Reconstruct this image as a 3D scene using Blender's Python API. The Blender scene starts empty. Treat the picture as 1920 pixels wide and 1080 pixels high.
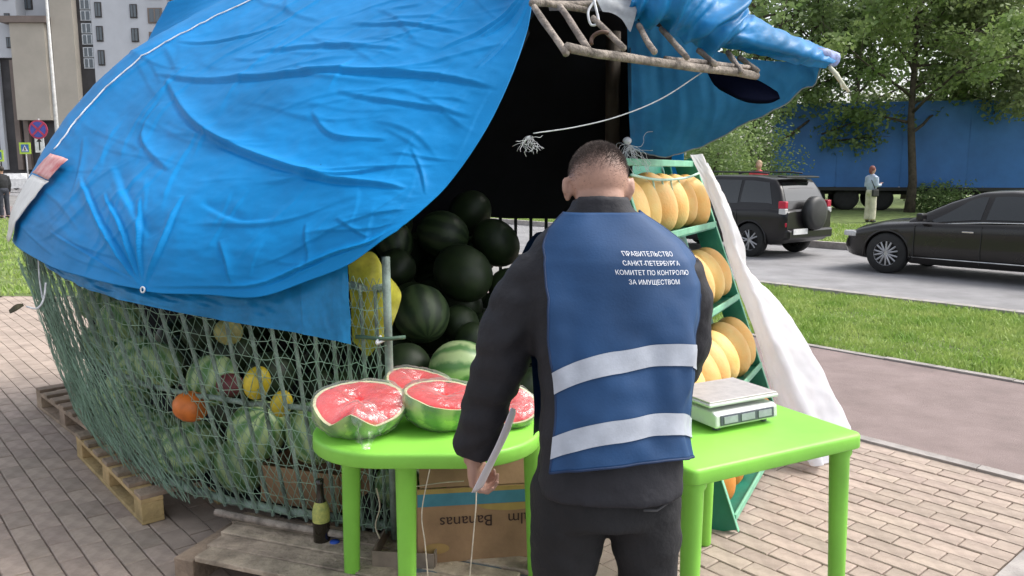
import bpy, bmesh, math, random
import numpy as np
from mathutils import Vector, Matrix, noise as mnoise
random.seed(7); np.random.seed(7)
S = bpy.context.scene
C = S.collection
PI = math.pi
R = math.radians
# ------------------------------------------------------------------ camera
CAMH = 1.62; PITCH = R(8.35); FPX = 1500.0
cd = bpy.data.cameras.new('camera'); cam = bpy.data.objects.new('camera', cd); C.objects.link(cam)
cam.location = (0, 0, CAMH); cam.rotation_euler = (PI/2 - PITCH, 0, 0)
cd.sensor_width = 36; cd.lens = 36*FPX/1920; cd.clip_start = 0.05; cd.clip_end = 2000
S.camera = cam
# ------------------------------------------------------------------ sky, sun, exposure
W = bpy.data.worlds.new('World'); S.world = W; W.use_nodes = True
wn = W.node_tree; wn.nodes.clear()
sky = wn.nodes.new('ShaderNodeTexSky'); sky.sky_type = 'NISHITA'; sky.sun_disc = False
SUN_EL, SUN_AZ = R(52), R(82)          # azimuth: clockwise from +Y (ahead of the camera)
sky.sun_elevation = SUN_EL; sky.sun_rotation = SUN_AZ
sky.air_density = 1.0; sky.dust_density = 4.0; sky.ozone_density = 1.0
hs = wn.nodes.new('ShaderNodeHueSaturation'); hs.inputs['Saturation'].default_value = 0.35
bg = wn.nodes.new('ShaderNodeBackground'); bg.inputs['Strength'].default_value = 0.15
wo = wn.nodes.new('ShaderNodeOutputWorld')
wn.links.new(sky.outputs[0], hs.inputs['Color']); wn.links.new(hs.outputs[0], bg.inputs['Color']); wn.links.new(bg.outputs[0], wo.inputs['Surface'])
sl = bpy.data.lights.new('sun', 'SUN'); sl.energy = 1.0; sl.angle = R(30); sl.color = (1.0, 0.96, 0.9)
so = bpy.data.objects.new('sun', sl); C.objects.link(so)
sd = Vector((math.sin(SUN_AZ)*math.cos(SUN_EL), math.cos(SUN_AZ)*math.cos(SUN_EL), math.sin(SUN_EL)))
so.rotation_euler = sd.to_track_quat('Z', 'Y').to_euler(); so.location = sd*30
S.view_settings.view_transform = 'Standard'; S.view_settings.look = 'None'
S.view_settings.exposure = 1.0; S.view_settings.gamma = 1.0; S.view_settings.use_curve_mapping = False
S.render.engine = 'CYCLES'; S.render.resolution_x = 1024; S.render.resolution_y = 576

# ------------------------------------------------------------------ measuring helpers (photo measurements -> places)
CP, SP_ = math.cos(PITCH), math.sin(PITCH)
def ray(px, py):
    dx = (px-960)/FPX; dy = (540-py)/FPX
    return Vector((dx, CP + dy*SP_, -SP_ + dy*CP))
def P(px, py, Y):
    d = ray(px, py); t = Y/d.y
    return Vector((d.x*t, Y, CAMH + d.z*t))
def G(px, py, z=0.0):
    d = ray(px, py); t = (z-CAMH)/d.z
    return Vector((d.x*t, d.y*t, z))
def proj(p):
    x, y, z = p[0], p[1], p[2]-CAMH
    zc = y*CP - z*SP_; yc = y*SP_ + z*CP
    return 960+FPX*x/zc, 540-FPX*yc/zc, zc
STR = R(41)
Uv = Vector((-math.sin(STR), math.cos(STR), 0)); Vv = Vector((math.cos(STR), math.sin(STR), 0))
def UV(u, v, z=0): return Uv*u + Vv*v + Vector((0, 0, z))

# ------------------------------------------------------------------ materials
MATS = {}
def M(name, col, rough=0.6, var=0.12, scale=6.0, bump=0.0, bscale=60.0, metal=0.0, spec=0.5, rnd=0.0, coat=0.0, col2=None, transl=0.0, coords='Object'):
    if name in MATS: return MATS[name]
    m = bpy.data.materials.new(name); m.use_nodes = True; nt = m.node_tree; N = nt.nodes; L = nt.links
    b = N['Principled BSDF']
    b.inputs['Roughness'].default_value = rough; b.inputs['Metallic'].default_value = metal
    b.inputs['Specular IOR Level'].default_value = spec; b.inputs['Coat Weight'].default_value = coat
    if coat: b.inputs['Coat Roughness'].default_value = 0.05
    tc = N.new('ShaderNodeTexCoord')
    nz = N.new('ShaderNodeTexNoise'); nz.inputs['Scale'].default_value = scale; nz.inputs['Detail'].default_value = 6; nz.inputs['Roughness'].default_value = 0.62
    L.new(tc.outputs[coords], nz.inputs['Vector'])
    mx = N.new('ShaderNodeMix'); mx.data_type = 'RGBA'
    c = list(col)+[1]
    c2 = list(col2)+[1] if col2 else [v*(1-2*var) for v in col]+[1]
    c1 = c if col2 else [min(1, v*(1+var)) for v in col]+[1]
    mx.inputs[6].default_value = c1; mx.inputs[7].default_value = c2
    mr = N.new('ShaderNodeMapRange'); mr.inputs[1].default_value = 0.32; mr.inputs[2].default_value = 0.68
    L.new(nz.outputs[0], mr.inputs[0]); L.new(mr.outputs[0], mx.inputs[0])
    out = mx.outputs[2]
    if rnd:
        oi = N.new('ShaderNodeObjectInfo'); h = N.new('ShaderNodeHueSaturation')
        m2 = N.new('ShaderNodeMapRange'); m2.inputs[3].default_value = 1-rnd; m2.inputs[4].default_value = 1+rnd
        L.new(oi.outputs['Random'], m2.inputs[0]); L.new(m2.outputs[0], h.inputs['Value'])
        m3 = N.new('ShaderNodeMapRange'); m3.inputs[3].default_value = 0.5-rnd*0.05; m3.inputs[4].default_value = 0.5+rnd*0.05
        w = N.new('ShaderNodeTexWhiteNoise'); w.noise_dimensions = '1D'; L.new(oi.outputs['Random'], w.inputs['W'])
        L.new(w.outputs[0], m3.inputs[0]); L.new(m3.outputs[0], h.inputs['Hue'])
        L.new(out, h.inputs['Color']); out = h.outputs[0]
    L.new(out, b.inputs['Base Color'])
    rr = N.new('ShaderNodeMapRange'); rr.inputs[3].default_value = max(0, rough-0.08); rr.inputs[4].default_value = min(1, rough+0.1)
    L.new(nz.outputs[0], rr.inputs[0]); L.new(rr.outputs[0], b.inputs['Roughness'])
    if bump:
        n2 = N.new('ShaderNodeTexNoise'); n2.inputs['Scale'].default_value = bscale; n2.inputs['Detail'].default_value = 5
        L.new(tc.outputs[coords], n2.inputs['Vector'])
        bp = N.new('ShaderNodeBump'); bp.inputs['Strength'].default_value = bump; bp.inputs['Distance'].default_value = 0.02
        L.new(n2.outputs[0], bp.inputs['Height']); L.new(bp.outputs[0], b.inputs['Normal'])
    if transl:
        tr = N.new('ShaderNodeBsdfTranslucent'); L.new(out, tr.inputs['Color'])
        ms = N.new('ShaderNodeMixShader'); ms.inputs[0].default_value = transl
        L.new(b.outputs[0], ms.inputs[1]); L.new(tr.outputs[0], ms.inputs[2]); L.new(ms.outputs[0], N['Material Output'].inputs['Surface'])
    MATS[name] = m
    return m
def glassmat(name, col=(0.02, 0.025, 0.03), rough=0.04, spec=0.8):
    return M(name, col, rough=rough, var=0.05, spec=spec)
def filmmat():
    m = bpy.data.materials.new('cling_film'); m.use_nodes = True; nt = m.node_tree; N = nt.nodes; L = nt.links
    N.remove(N['Principled BSDF'])
    t = N.new('ShaderNodeBsdfTransparent'); t.inputs[0].default_value = (0.93, 0.95, 0.94, 1)
    g = N.new('ShaderNodeBsdfGlossy'); g.inputs['Roughness'].default_value = 0.28
    d = N.new('ShaderNodeBsdfDiffuse'); d.inputs[0].default_value = (0.8, 0.82, 0.8, 1)
    lw = N.new('ShaderNodeLayerWeight'); lw.inputs[0].default_value = 0.35
    nz = N.new('ShaderNodeTexNoise'); nz.inputs['Scale'].default_value = 22; nz.inputs['Detail'].default_value = 3
    tc = N.new('ShaderNodeTexCoord'); L.new(tc.outputs['Object'], nz.inputs[0])
    bp = N.new('ShaderNodeBump'); bp.inputs['Strength'].default_value = 0.6; bp.inputs['Distance'].default_value = 0.03
    L.new(nz.outputs[0], bp.inputs['Height']); L.new(bp.outputs[0], g.inputs['Normal'])
    m1 = N.new('ShaderNodeMixShader'); m1.inputs[0].default_value = 0.35; L.new(g.outputs[0], m1.inputs[1]); L.new(d.outputs[0], m1.inputs[2])
    mm = N.new('ShaderNodeMath'); mm.operation = 'MULTIPLY_ADD'; mm.inputs[1].default_value = 0.45; mm.inputs[2].default_value = 0.035
    L.new(lw.outputs['Facing'], mm.inputs[0])
    m2 = N.new('ShaderNodeMixShader'); L.new(mm.outputs[0], m2.inputs[0]); L.new(t.outputs[0], m2.inputs[1]); L.new(m1.outputs[0], m2.inputs[2])
    L.new(m2.outputs[0], N['Material Output'].inputs['Surface'])
    return m
def stripemat(name, light, dark, n=10, rough=0.35):
    m = bpy.data.materials.new(name); m.use_nodes = True; nt = m.node_tree; N = nt.nodes; L = nt.links
    b = N['Principled BSDF']; b.inputs['Roughness'].default_value = rough
    tc = N.new('ShaderNodeTexCoord'); sx = N.new('ShaderNodeSeparateXYZ'); L.new(tc.outputs['Object'], sx.inputs[0])
    at = N.new('ShaderNodeMath'); at.operation = 'ARCTAN2'; L.new(sx.outputs[1], at.inputs[0]); L.new(sx.outputs[0], at.inputs[1])
    nz = N.new('ShaderNodeTexNoise'); nz.inputs['Scale'].default_value = 16; nz.inputs['Detail'].default_value = 5; L.new(tc.outputs['Object'], nz.inputs['Vector'])
    ma = N.new('ShaderNodeMath'); ma.operation = 'MULTIPLY_ADD'; ma.inputs[1].default_value = n; L.new(at.outputs[0], ma.inputs[0])
    nm = N.new('ShaderNodeMath'); nm.operation = 'MULTIPLY'; nm.inputs[1].default_value = 4.5; L.new(nz.outputs[0], nm.inputs[0]); L.new(nm.outputs[0], ma.inputs[2])
    sn = N.new('ShaderNodeMath'); sn.operation = 'SINE'; L.new(ma.outputs[0], sn.inputs[0])
    n3 = N.new('ShaderNodeMath'); n3.operation = 'MULTIPLY_ADD'; n3.inputs[1].default_value = 1.6; L.new(nz.outputs[0], n3.inputs[0]); L.new(sn.outputs[0], n3.inputs[2])
    cr = N.new('ShaderNodeValToRGB'); cr.color_ramp.elements[0].position = 0.35; cr.color_ramp.elements[1].position = 0.75
    cr.color_ramp.elements[0].color = (*light, 1); cr.color_ramp.elements[1].color = (*dark, 1)
    mr = N.new('ShaderNodeMapRange'); mr.inputs[1].default_value = -1; mr.inputs[2].default_value = 2.4; L.new(n3.outputs[0], mr.inputs[0]); L.new(mr.outputs[0], cr.inputs[0])
    oi = N.new('ShaderNodeObjectInfo'); h = N.new('ShaderNodeHueSaturation'); m2 = N.new('ShaderNodeMapRange'); m2.inputs[3].default_value = 0.7; m2.inputs[4].default_value = 1.2
    L.new(oi.outputs['Random'], m2.inputs[0]); L.new(m2.outputs[0], h.inputs['Value']); L.new(cr.outputs[0], h.inputs['Color']); L.new(h.outputs[0], b.inputs['Base Color'])
    MATS[name] = m
    return m

# ------------------------------------------------------------------ mesh helpers
class MB:
    def __init__(s): s.v = []; s.f = []; s.mi = []
    def add(s, vs, fs, mi=0):
        o = len(s.v); s.v += [tuple(p) for p in vs]; s.f += [tuple(i+o for i in f) for f in fs]; s.mi += [mi]*len(fs); return s
    def box(s, c, sz, rot=None, mi=0, taper=1.0):
        x, y, z = sz[0]/2, sz[1]/2, sz[2]/2; c = Vector(c); vs = []
        for a in (-1, 1):
            k = taper if a < 0 else 1.0
            for p in ((-x*k, -y*k, a*z), (x*k, -y*k, a*z), (x*k, y*k, a*z), (-x*k, y*k, a*z)):
                p = Vector(p); vs.append(c + (rot @ p if rot else p))
        return s.add(vs, [(3, 2, 1, 0), (4, 5, 6, 7), (0, 1, 5, 4), (1, 2, 6, 5), (2, 3, 7, 6), (3, 0, 4, 7)], mi)
    def tube(s, pts, r, n=8, cap=True, mi=0, flat=1.0):
        pts = [Vector(p) for p in pts]; k = len(pts)
        if not hasattr(r, '__len__'): r = [r]*k
        vs = []; fs = []; prev = None
        for i in range(k):
            t = (pts[min(i+1, k-1)] - pts[max(i-1, 0)]).normalized()
            if prev is None:
                a = Vector((0, 0, 1)) if abs(t.z) < 0.9 else Vector((1, 0, 0)); x = a.cross(t).normalized()
            else:
                x = (prev - t*prev.dot(t)).normalized()
            prev = x; y = t.cross(x)
            for j in range(n):
                a = 2*PI*j/n; vs.append(pts[i] + (x*math.cos(a) + y*math.sin(a)*flat)*r[i])
        for i in range(k-1):
            for j in range(n):
                a = i*n+j; b = i*n+(j+1) % n; fs.append((a, b, b+n, a+n))
        if cap: fs.append(tuple(range(n-1, -1, -1))); fs.append(tuple((k-1)*n+j for j in range(n)))
        return s.add(vs, fs, mi)
    def grid(s, rows, mi=0, closed=False):
        n = len(rows[0]); vs = [p for r in rows for p in r]; fs = []
        for i in range(len(rows)-1):
            for j in range(n if closed else n-1):
                a = i*n+j; b = i*n+(j+1) % n; fs.append((a, b, b+n, a+n))
        return s.add(vs, fs, mi)
    def ell(s, c, r, nu=16, nv=10, rot=None, mi=0, f=None):
        c = Vector(c); rows = []
        for i in range(nv+1):
            ph = PI*i/nv - PI/2; row = []
            for j in range(nu):
                th = 2*PI*j/nu; d = Vector((math.cos(ph)*math.cos(th), math.cos(ph)*math.sin(th), math.sin(ph)))
                k = f(d) if f else 1.0
                p = Vector((d.x*r[0], d.y*r[1], d.z*r[2]))*k
                row.append(c + (rot @ p if rot else p))
            rows.append(row)
        return s.grid(rows, mi, True)
    def disc(s, c, r, nrm, n=20, mi=0):
        c = Vector(c); nrm = Vector(nrm).normalized(); a = Vector((0, 0, 1)) if abs(nrm.z) < .9 else Vector((1, 0, 0))
        x = a.cross(nrm).normalized(); y = nrm.cross(x)
        return s.add([c + (x*math.cos(2*PI*i/n)+y*math.sin(2*PI*i/n))*r for i in range(n)], [tuple(range(n))], mi)
    def lathe(s, prof, n=16, M4=None, mi=0):
        rows = []
        for (r, z) in prof:
            row = [Vector((r*math.cos(2*PI*j/n), r*math.sin(2*PI*j/n), z)) for j in range(n)]
            if M4: row = [M4 @ p for p in row]
            rows.append(row)
        return s.grid(rows, mi, True)
    def mesh(s, name, smooth=False, mats=()):
        me = bpy.data.meshes.new(name); me.from_pydata(s.v, [], s.f)
        for m in mats: me.materials.append(m)
        if len(mats) > 1: me.polygons.foreach_set('material_index', s.mi)
        if smooth: me.polygons.foreach_set('use_smooth', [True]*len(me.polygons))
        me.update(); return me
    def build(s, name, mat, parent=None, smooth=False, bevel=0, local=False, loc=None, rz=0, weld=False):
        mats = mat if isinstance(mat, (list, tuple)) else (mat,)
        me = s.mesh(name, smooth, mats)
        bm = bmesh.new(); bm.from_mesh(me)
        if weld: bmesh.ops.remove_doubles(bm, verts=bm.verts, dist=1e-5)
        bmesh.ops.recalc_face_normals(bm, faces=bm.faces); bm.to_mesh(me); bm.free()
        return mkobj(name, me, parent, bevel, local, loc, rz)
def wmat(o):
    b = Matrix.LocRotScale(o.location, o.rotation_euler, o.scale)
    return wmat(o.parent) @ o.matrix_parent_inverse @ b if o.parent else b
def mkobj(name, me, parent=None, bevel=0, local=False, loc=None, rz=0):
    o = bpy.data.objects.new(name, me); C.objects.link(o)
    if loc is not None: o.location = loc
    if rz: o.rotation_euler = (0, 0, rz)
    if parent:
        o.parent = parent
        if not local: o.matrix_parent_inverse = wmat(parent).inverted()
    if bevel:
        b = o.modifiers.new('bevel', 'BEVEL'); b.width = bevel; b.segments = 2; b.limit_method = 'ANGLE'; b.angle_limit = R(40)
    return o
def tag(o, label, cat, group=None):
    o['label'] = label; o['category'] = cat
    if group: o['group'] = group
    return o
def thing(name, label, cat, loc=(0, 0, 0), rz=0, group=None):
    o = bpy.data.objects.new(name, None); C.objects.link(o); o.location = loc; o.rotation_euler = (0, 0, rz); o.empty_display_size = 0.1
    return tag(o, label, cat, group)
def struct(o): o['kind'] = 'structure'; return o
def stuff(o): o['kind'] = 'stuff'; return o
def copy_tree(o, parent=None):
    c = o.copy(); C.objects.link(c)
    if parent: c.parent = parent
    for ch in list(o.children): copy_tree(ch, c)
    return c
def cr1(pts, n):
    pts = np.array([list(p) for p in pts], float); k = len(pts)
    ext = np.vstack([2*pts[0]-pts[1], pts, 2*pts[-1]-pts[-2]])
    t = np.linspace(0, k-1-1e-9, n); i = t.astype(int); f = (t-i)[:, None]
    p0, p1, p2, p3 = ext[i], ext[i+1], ext[i+2], ext[i+3]
    return 0.5*(2*p1+(p2-p0)*f+(2*p0-5*p1+4*p2-p3)*f**2+(3*p1-p0-3*p2+p3)*f**3)
def crgrid(rows, nu, nv):
    a = np.array([cr1(r, nu) for r in rows]); return np.array([cr1(a[:, j], nv) for j in range(nu)]).transpose(1, 0, 2)
def gnormals(g):
    du = np.gradient(g, axis=1); dv = np.gradient(g, axis=0); n = np.cross(du, dv); return n/(np.linalg.norm(n, axis=2, keepdims=True)+1e-12)
def nz3(p, s, o=0): return mnoise.noise(Vector((p[0]*s+o, p[1]*s+o*1.7, p[2]*s-o)))
def rot_to(d, up=(0, 0, 1)):
    return Vector(d).to_track_quat('Z', 'Y').to_matrix()
def remesh(mb, voxel, smooth=4, fac=0.5, fn=None):
    me = mb.mesh('tmp'); bm = bmesh.new(); bm.from_mesh(me); bmesh.ops.recalc_face_normals(bm, faces=bm.faces); bm.to_mesh(me); bm.free()
    o = bpy.data.objects.new('tmp', me); C.objects.link(o)
    r = o.modifiers.new('r', 'REMESH'); r.mode = 'VOXEL'; r.voxel_size = voxel
    if smooth:
        sm = o.modifiers.new('s', 'SMOOTH'); sm.iterations = smooth; sm.factor = fac
    dg = bpy.context.evaluated_depsgraph_get(); dg.update()
    out = bpy.data.meshes.new_from_object(o.evaluated_get(dg))
    bpy.data.objects.remove(o); bpy.data.meshes.remove(me)
    if fn:
        for v in out.vertices:
            v.co = v.co + v.normal*fn(v.co)
    out.polygons.foreach_set('use_smooth', [True]*len(out.polygons)); out.update()
    return out
def textmesh(txt, size, ext=0.0, align='CENTER', shear=0.0):
    cu = bpy.data.curves.new('t', 'FONT'); cu.body = txt; cu.size = size; cu.align_x = align; cu.extrude = ext; cu.resolution_u = 3; cu.shear = shear
    o = bpy.data.objects.new('t', cu); C.objects.link(o)
    dg = bpy.context.evaluated_depsgraph_get(); dg.update()
    me = bpy.data.meshes.new_from_object(o.evaluated_get(dg)); bpy.data.objects.remove(o); bpy.data.curves.remove(cu)
    return me
# ================================================================== GROUND, PATHS, ROAD
m_bed = M('joint_sand', (0.31, 0.25, 0.21), 0.9, 0.2, 20, bump=0.4, bscale=200)
m_paver = M('paver', (0.405, 0.325, 0.27), 0.85, 0.12, 14, bump=0.35, bscale=160, rnd=0.13)
m_paver_far = M('paver_far', (0.405, 0.325, 0.27), 0.85, 0.14, 4, bump=0.3, bscale=120)
m_path = M('path_asphalt', (0.26, 0.20, 0.188), 0.88, 0.10, 3, bump=0.5, bscale=220)
m_road = M('road_asphalt', (0.27, 0.265, 0.27), 0.85, 0.14, 1.3, bump=0.4, bscale=140)
m_kerb = M('kerb_stone', (0.36, 0.33, 0.31), 0.85, 0.15, 7, bump=0.3, bscale=90)
m_soil = M('lawn_soil', (0.16, 0.22, 0.06), 0.95, 0.3, 3, bump=0.6, bscale=40)
m_grass = M('grass', (0.20, 0.35, 0.055), 0.65, 0.1, 2.2, col2=(0.42, 0.50, 0.16), transl=0.35)
m_ground = M('ground', (0.24, 0.23, 0.22), 0.9, 0.15, 0.6, bump=0.3, bscale=60)

def sheet(name, pts, mat, z):
    o = MB().add([(p[0], p[1], z) for p in pts], [tuple(range(len(pts)))]).build(name, mat); return struct(o)
sheet('ground', [(-900, -60), (900, -60), (900, 1500), (-900, 1500)], m_ground, -0.06)
V1, V2, V3, V4 = 4.68, 6.93, 10.1, 16.4       # strip edges across the street
def strip(name, mat, v0, v1, u0, u1, z): return sheet(name, [UV(u0, v0), UV(u0, v1), UV(u1, v1), UV(u1, v0)], mat, z)
pave = strip('brick_pavement', m_bed, -14, V1, 1.02, 22, -0.012)
strip('side_path', m_road, -14, V1, -8, 0.9, -0.004)
strip('footpath', m_path, V1+0.08, V2-0.06, -30, 60, -0.002)
strip('road', m_road, V3+0.12, V4, -40, 120, -0.045)
def kerb(name, v, w, z0, z1, ua, ub, mat=m_kerb, step=1.0):
    k = MB().add([UV(ua, v, z0), UV(ub, v, z0)], []).build(name, mat); struct(k)
    base = MB(); base.box((0, 0, 0), (w, step-0.006, z1-z0)); me = base.mesh('kerb_stone', mats=(mat,))
    u = ua
    while u < ub:
        o = mkobj('kerb_stone', me, k); o.location = UV(u+step/2, v, (z0+z1)/2+random.uniform(-.003, .003)); o.rotation_euler = (0, 0, STR)
        u += step
kerb('path_edging', V1+0.04, 0.075, -0.1, 0.004, 0.5, 12)
kerb('lawn_edging', V2-0.02, 0.075, -0.1, 0.012, -6, 16)
kerb('road_kerb', V3+0.06, 0.15, -0.2, 0.05, -6, 22)
kerb('far_kerb', V4+0.08, 0.16, -0.2, 0.10, -6, 40)
kk = kerb_side = MB().box(tuple(UV(0.96, -3, -0.04)), (14, 0.08, 0.1), Matrix.Rotation(STR, 3, 'Z')).build('side_edging', m_kerb); struct(kk)
# pavers laid in running bond along the street
cand = []
PL, PW = 0.2, 0.1
for iv in range(int(-9/PW), int(V1/PW)):
    v = V1 - 0.05 - PW*(iv - int(-9/PW)) if False else iv*PW + 0.08
    if v > V1-0.05: continue
    for iu in range(int(1.0/PL), int(12/PL)):
        u = (iu + 0.5 + 0.5*(iv % 2))*PL + 0.012
        p = UV(u, v)
        if p.y < 1.6: continue
        x, y, zc = proj(p)
        if zc < 1 or x < -90 or x > 2010 or y < 540 or y > 1140: continue
        vis = (x < 330 and y > 700+ (x-100)*1.35 - 30) or (x < 180 and x < 60+ (y-500)*0.45 and y > 545) or (x > 1240 and y > 800)
        cand.append((vis, zc, p, (iu, iv)))
pav_me = []
for q in range(3):
    b = MB(); e = 0.0035; hx, hy = (PL-0.006)/2, (PW-0.006)/2
    j = [random.uniform(-.0012, .0012) for _ in range(8)]
    b.add([(-hx, -hy, -.03), (hx, -hy, -.03), (hx, hy, -.03), (-hx, hy, -.03), (-hx, -hy, -e), (hx, -hy, -e), (hx, hy, -e), (-hx, hy, -e),
           (-hx+e, -hy+e, j[0]), (hx-e, -hy+e, j[1]), (hx-e, hy-e, j[2]), (-hx+e, hy-e, j[3])],
          [(0, 1, 5, 4), (1, 2, 6, 5), (2, 3, 7, 6), (3, 0, 4, 7), (4, 5, 9, 8), (5, 6, 10, 9), (6, 7, 11, 10), (7, 4, 8, 11), (8, 9, 10, 11)])
    pav_me.append(b.mesh('paver', mats=(m_paver,)))
cand.sort(key=lambda c: (not c[0], c[1]))
rest = MB()
for iv in range(10, int(V1/PW)):
    if iv % 2 and iv*PW+.08 <= V1-.05: q_ = UV(1.012+PL/4, iv*PW+.08); rest.box((q_.x, q_.y, -.015), (PL/2-.006, PW-.006, .03), Matrix.Rotation(PI/2+STR, 3, 'Z'))
for i, (vis, zc, p, k) in enumerate(cand):
    dz = random.uniform(-.002, .0015)
    if i < 300 and vis:
        o = mkobj('paver', pav_me[i % 3], pave); o.location = (p.x, p.y, dz); o.rotation_euler = (random.uniform(-.006, .006), random.uniform(-.004, .004), PI/2+STR+random.uniform(-.008, .008)); o.parent = pave
    else:
        rest.box((p.x, p.y, -0.015+dz), (PL-0.006, PW-0.006, 0.03), Matrix.Rotation(PI/2+STR, 3, 'Z'))
ro = rest.build('far_pavers', m_paver_far, pave); stuff(ro)
# lawns
def lawn(name, corners, z, n, h, label, seed=1, wmin=.006, wmax=.011):
    rnd = random.Random(seed); base = MB(); c = [Vector((p[0], p[1], 0)) for p in corners]
    nu, nv = 60, 24; rows = []
    for j in range(nv+1):
        a = c[0].lerp(c[3], j/nv); b = c[1].lerp(c[2], j/nv)
        rows.append([(lambda q: Vector((q.x, q.y, z+0.02*mnoise.noise(q*1.3))))(a.lerp(b, i/nu)) for i in range(nu+1)])
    base.grid(rows); bo = base.build(name, m_soil, smooth=True); struct(bo)
    g = MB(); vs = []; fs = []
    for i in range(n):
        a, b = rnd.random(), rnd.random()
        q = c[0].lerp(c[1], a).lerp(c[3].lerp(c[2], a), b)
        dn = 0.5+0.5*mnoise.noise(q*0.9)
        if rnd.random() > 0.45+0.75*dn: continue
        hh = h*rnd.uniform(.5, 1.25)*(0.6+0.8*dn); w = rnd.uniform(wmin, wmax); t = rnd.uniform(0, PI)
        dx, dy = math.cos(t)*w, math.sin(t)*w; lx, ly = rnd.gauss(0, .45)*hh, rnd.gauss(0, .45)*hh; o = len(vs)
        vs += [(q.x-dx, q.y-dy, z), (q.x+dx, q.y+dy, z), (q.x+dx*.7+lx*.4, q.y+dy*.7+ly*.4, z+hh*.6), (q.x-dx*.7+lx*.4, q.y-dy*.7+ly*.4, z+hh*.6), (q.x+lx, q.y+ly, z+hh)]
        fs += [(o, o+1, o+2, o+3), (o+3, o+2, o+4)]
    g.add(vs, fs); go = g.build(name+'_grass', m_grass); stuff(go); tag(go, label, 'grass')
lawn('verge', [UV(-5, V2+.02), UV(9, V2+.02), UV(9, V3), UV(-5, V3)], 0.0, 85000, 0.055, 'bright green grass on the verge between footpath and road', 3)
lawn('far_lawn', [UV(-6, V4+.17), UV(30, V4+.17), UV(30, V4+6.5), UV(-6, V4+6.5)], 0.03, 26000, 0.09, 'mown green grass behind the parked cars', 5, .012, .022)
lawn('side_lawn', [(-24, 10.3), (-4.6, 10.3), (-10, 27), (-30, 27)], 0.0, 34000, 0.08, 'green lawn left of the stall beyond the pavement', 7, .01, .02)
far_bed = sheet('far_verge', [UV(-6, V4+6.5), UV(30, V4+6.5), UV(30, V4+40), UV(-6, V4+40)], m_soil, 0.02)
# ================================================================== THE STALL
m_tarp = M('blue_tarp', (0.004, 0.225, 0.56), 0.5, 0.11, 1.4, bump=0.03, bscale=90, spec=0.18, coords='Object')
m_tarp_light = M('light_blue_tarp', (0.02, 0.29, 0.64), 0.38, 0.15, 7, bump=0.15, bscale=16, spec=0.4, transl=0.35)
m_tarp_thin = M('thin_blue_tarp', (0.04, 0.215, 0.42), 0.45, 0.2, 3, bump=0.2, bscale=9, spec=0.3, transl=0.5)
m_shade = M('interior_shade', (0.010, 0.011, 0.014), 0.9, 0.2, 3)  # near-black base colour stands in for the dim stall interior
m_net = M('green_net', (0.27, 0.41, 0.30), 0.6, 0.25, 5)
m_slat = M('green_steel', (0.24, 0.31, 0.265), 0.55, 0.3, 9, bump=0.2, bscale=60)
m_wood = M('weathered_wood', (0.33, 0.25, 0.18), 0.85, 0.22, 7, bump=0.5, bscale=45, rnd=0.12)
m_wood_new = M('pale_yellow_wood', (0.50, 0.36, 0.17), 0.8, 0.18, 8, bump=0.4, bscale=50, rnd=0.1)
m_greywood = M('grey_wood', (0.31, 0.265, 0.225), 0.9, 0.32, 14, bump=0.7, bscale=60, rnd=0.1)
m_rope = M('white_rope', (0.72, 0.74, 0.76), 0.7, 0.12, 40)
m_twine = M('pale_twine', (0.62, 0.55, 0.42), 0.8, 0.12, 40)

# ---- main tarpaulin: control net (columns: back-left .. opening edge; rows: hem .. ridge .. back)
TR = [
 [(25,445,4.5),(80,492,3.75),(160,520,3.40),(268,543,3.16),(400,556,3.02),(520,548,2.95),(640,500,2.91),(742,436,2.90)],
 [(45,372,4.6),(105,412,3.85),(185,440,3.47),(290,455,3.20),(420,460,3.06),(545,450,2.99),(675,415,2.94),(792,392,2.94)],
 [(78,292,4.75),(150,322,4.05),(235,345,3.64),(340,355,3.36),(465,355,3.2),(595,345,3.1),(728,332,3.03),(842,343,3.0)],
 [(140,202,4.95),(215,230,4.3),(300,250,3.88),(400,257,3.6),(520,252,3.4),(645,243,3.26),(778,238,3.15),(905,252,3.08)],
 [(225,114,5.1),(300,140,4.5),(385,155,4.1),(480,157,3.83),(595,150,3.6),(715,147,3.43),(838,147,3.3),(955,152,3.2)],
 [(340,42,5.25),(410,65,4.72),(490,73,4.36),(580,70,4.1),(680,66,3.86),(785,62,3.66),(890,62,3.5),(988,57,3.35)],
 [(470,-20,5.4),(535,-10,4.95),(600,-10,4.65),(680,-15,4.4),(765,-20,4.1),(850,-25,3.9),(930,-28,3.7),(1004,-32,3.48)],
 [(600,-72,5.6),(650,-75,5.25),(705,-78,4.95),(770,-84,4.7),(840,-90,4.4),(910,-98,4.15),(980,-104,3.95),(1040,-112,3.75)],
]
rows = [[P(*c) for c in r] for r in TR]
back0 = [Vector((-3.35+0.13*k, 5.9, 1.25+0.22*k)) for k in range(8)]
rows = [[back0[i]]+r for i, r in enumerate(rows)]
rows.append([Vector((-2.9, 6.2, 2.2))]+[Vector((-2.2+i*0.46, 6.1-i*0.13, 2.45+0.02*i)) for i in range(8)])
rows.append([Vector((-3.3, 6.3, 1.35))]+[Vector((-3.0+i*0.6, 6.3-i*0.1, 1.42)) for i in range(8)])
NU, NV = 400, 380
g = crgrid(rows, NU, NV); gn = gnormals(g)
cam_v = np.array([0, 0, 1.62]) - g; flip = np.sign((gn*cam_v).sum(2).mean()); gn = gn*flip
cols = np.linspace(0, 8, NU)[None, :].repeat(NV, 0); rws = np.linspace(0, 9, NV)[:, None].repeat(NU, 1)
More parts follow.
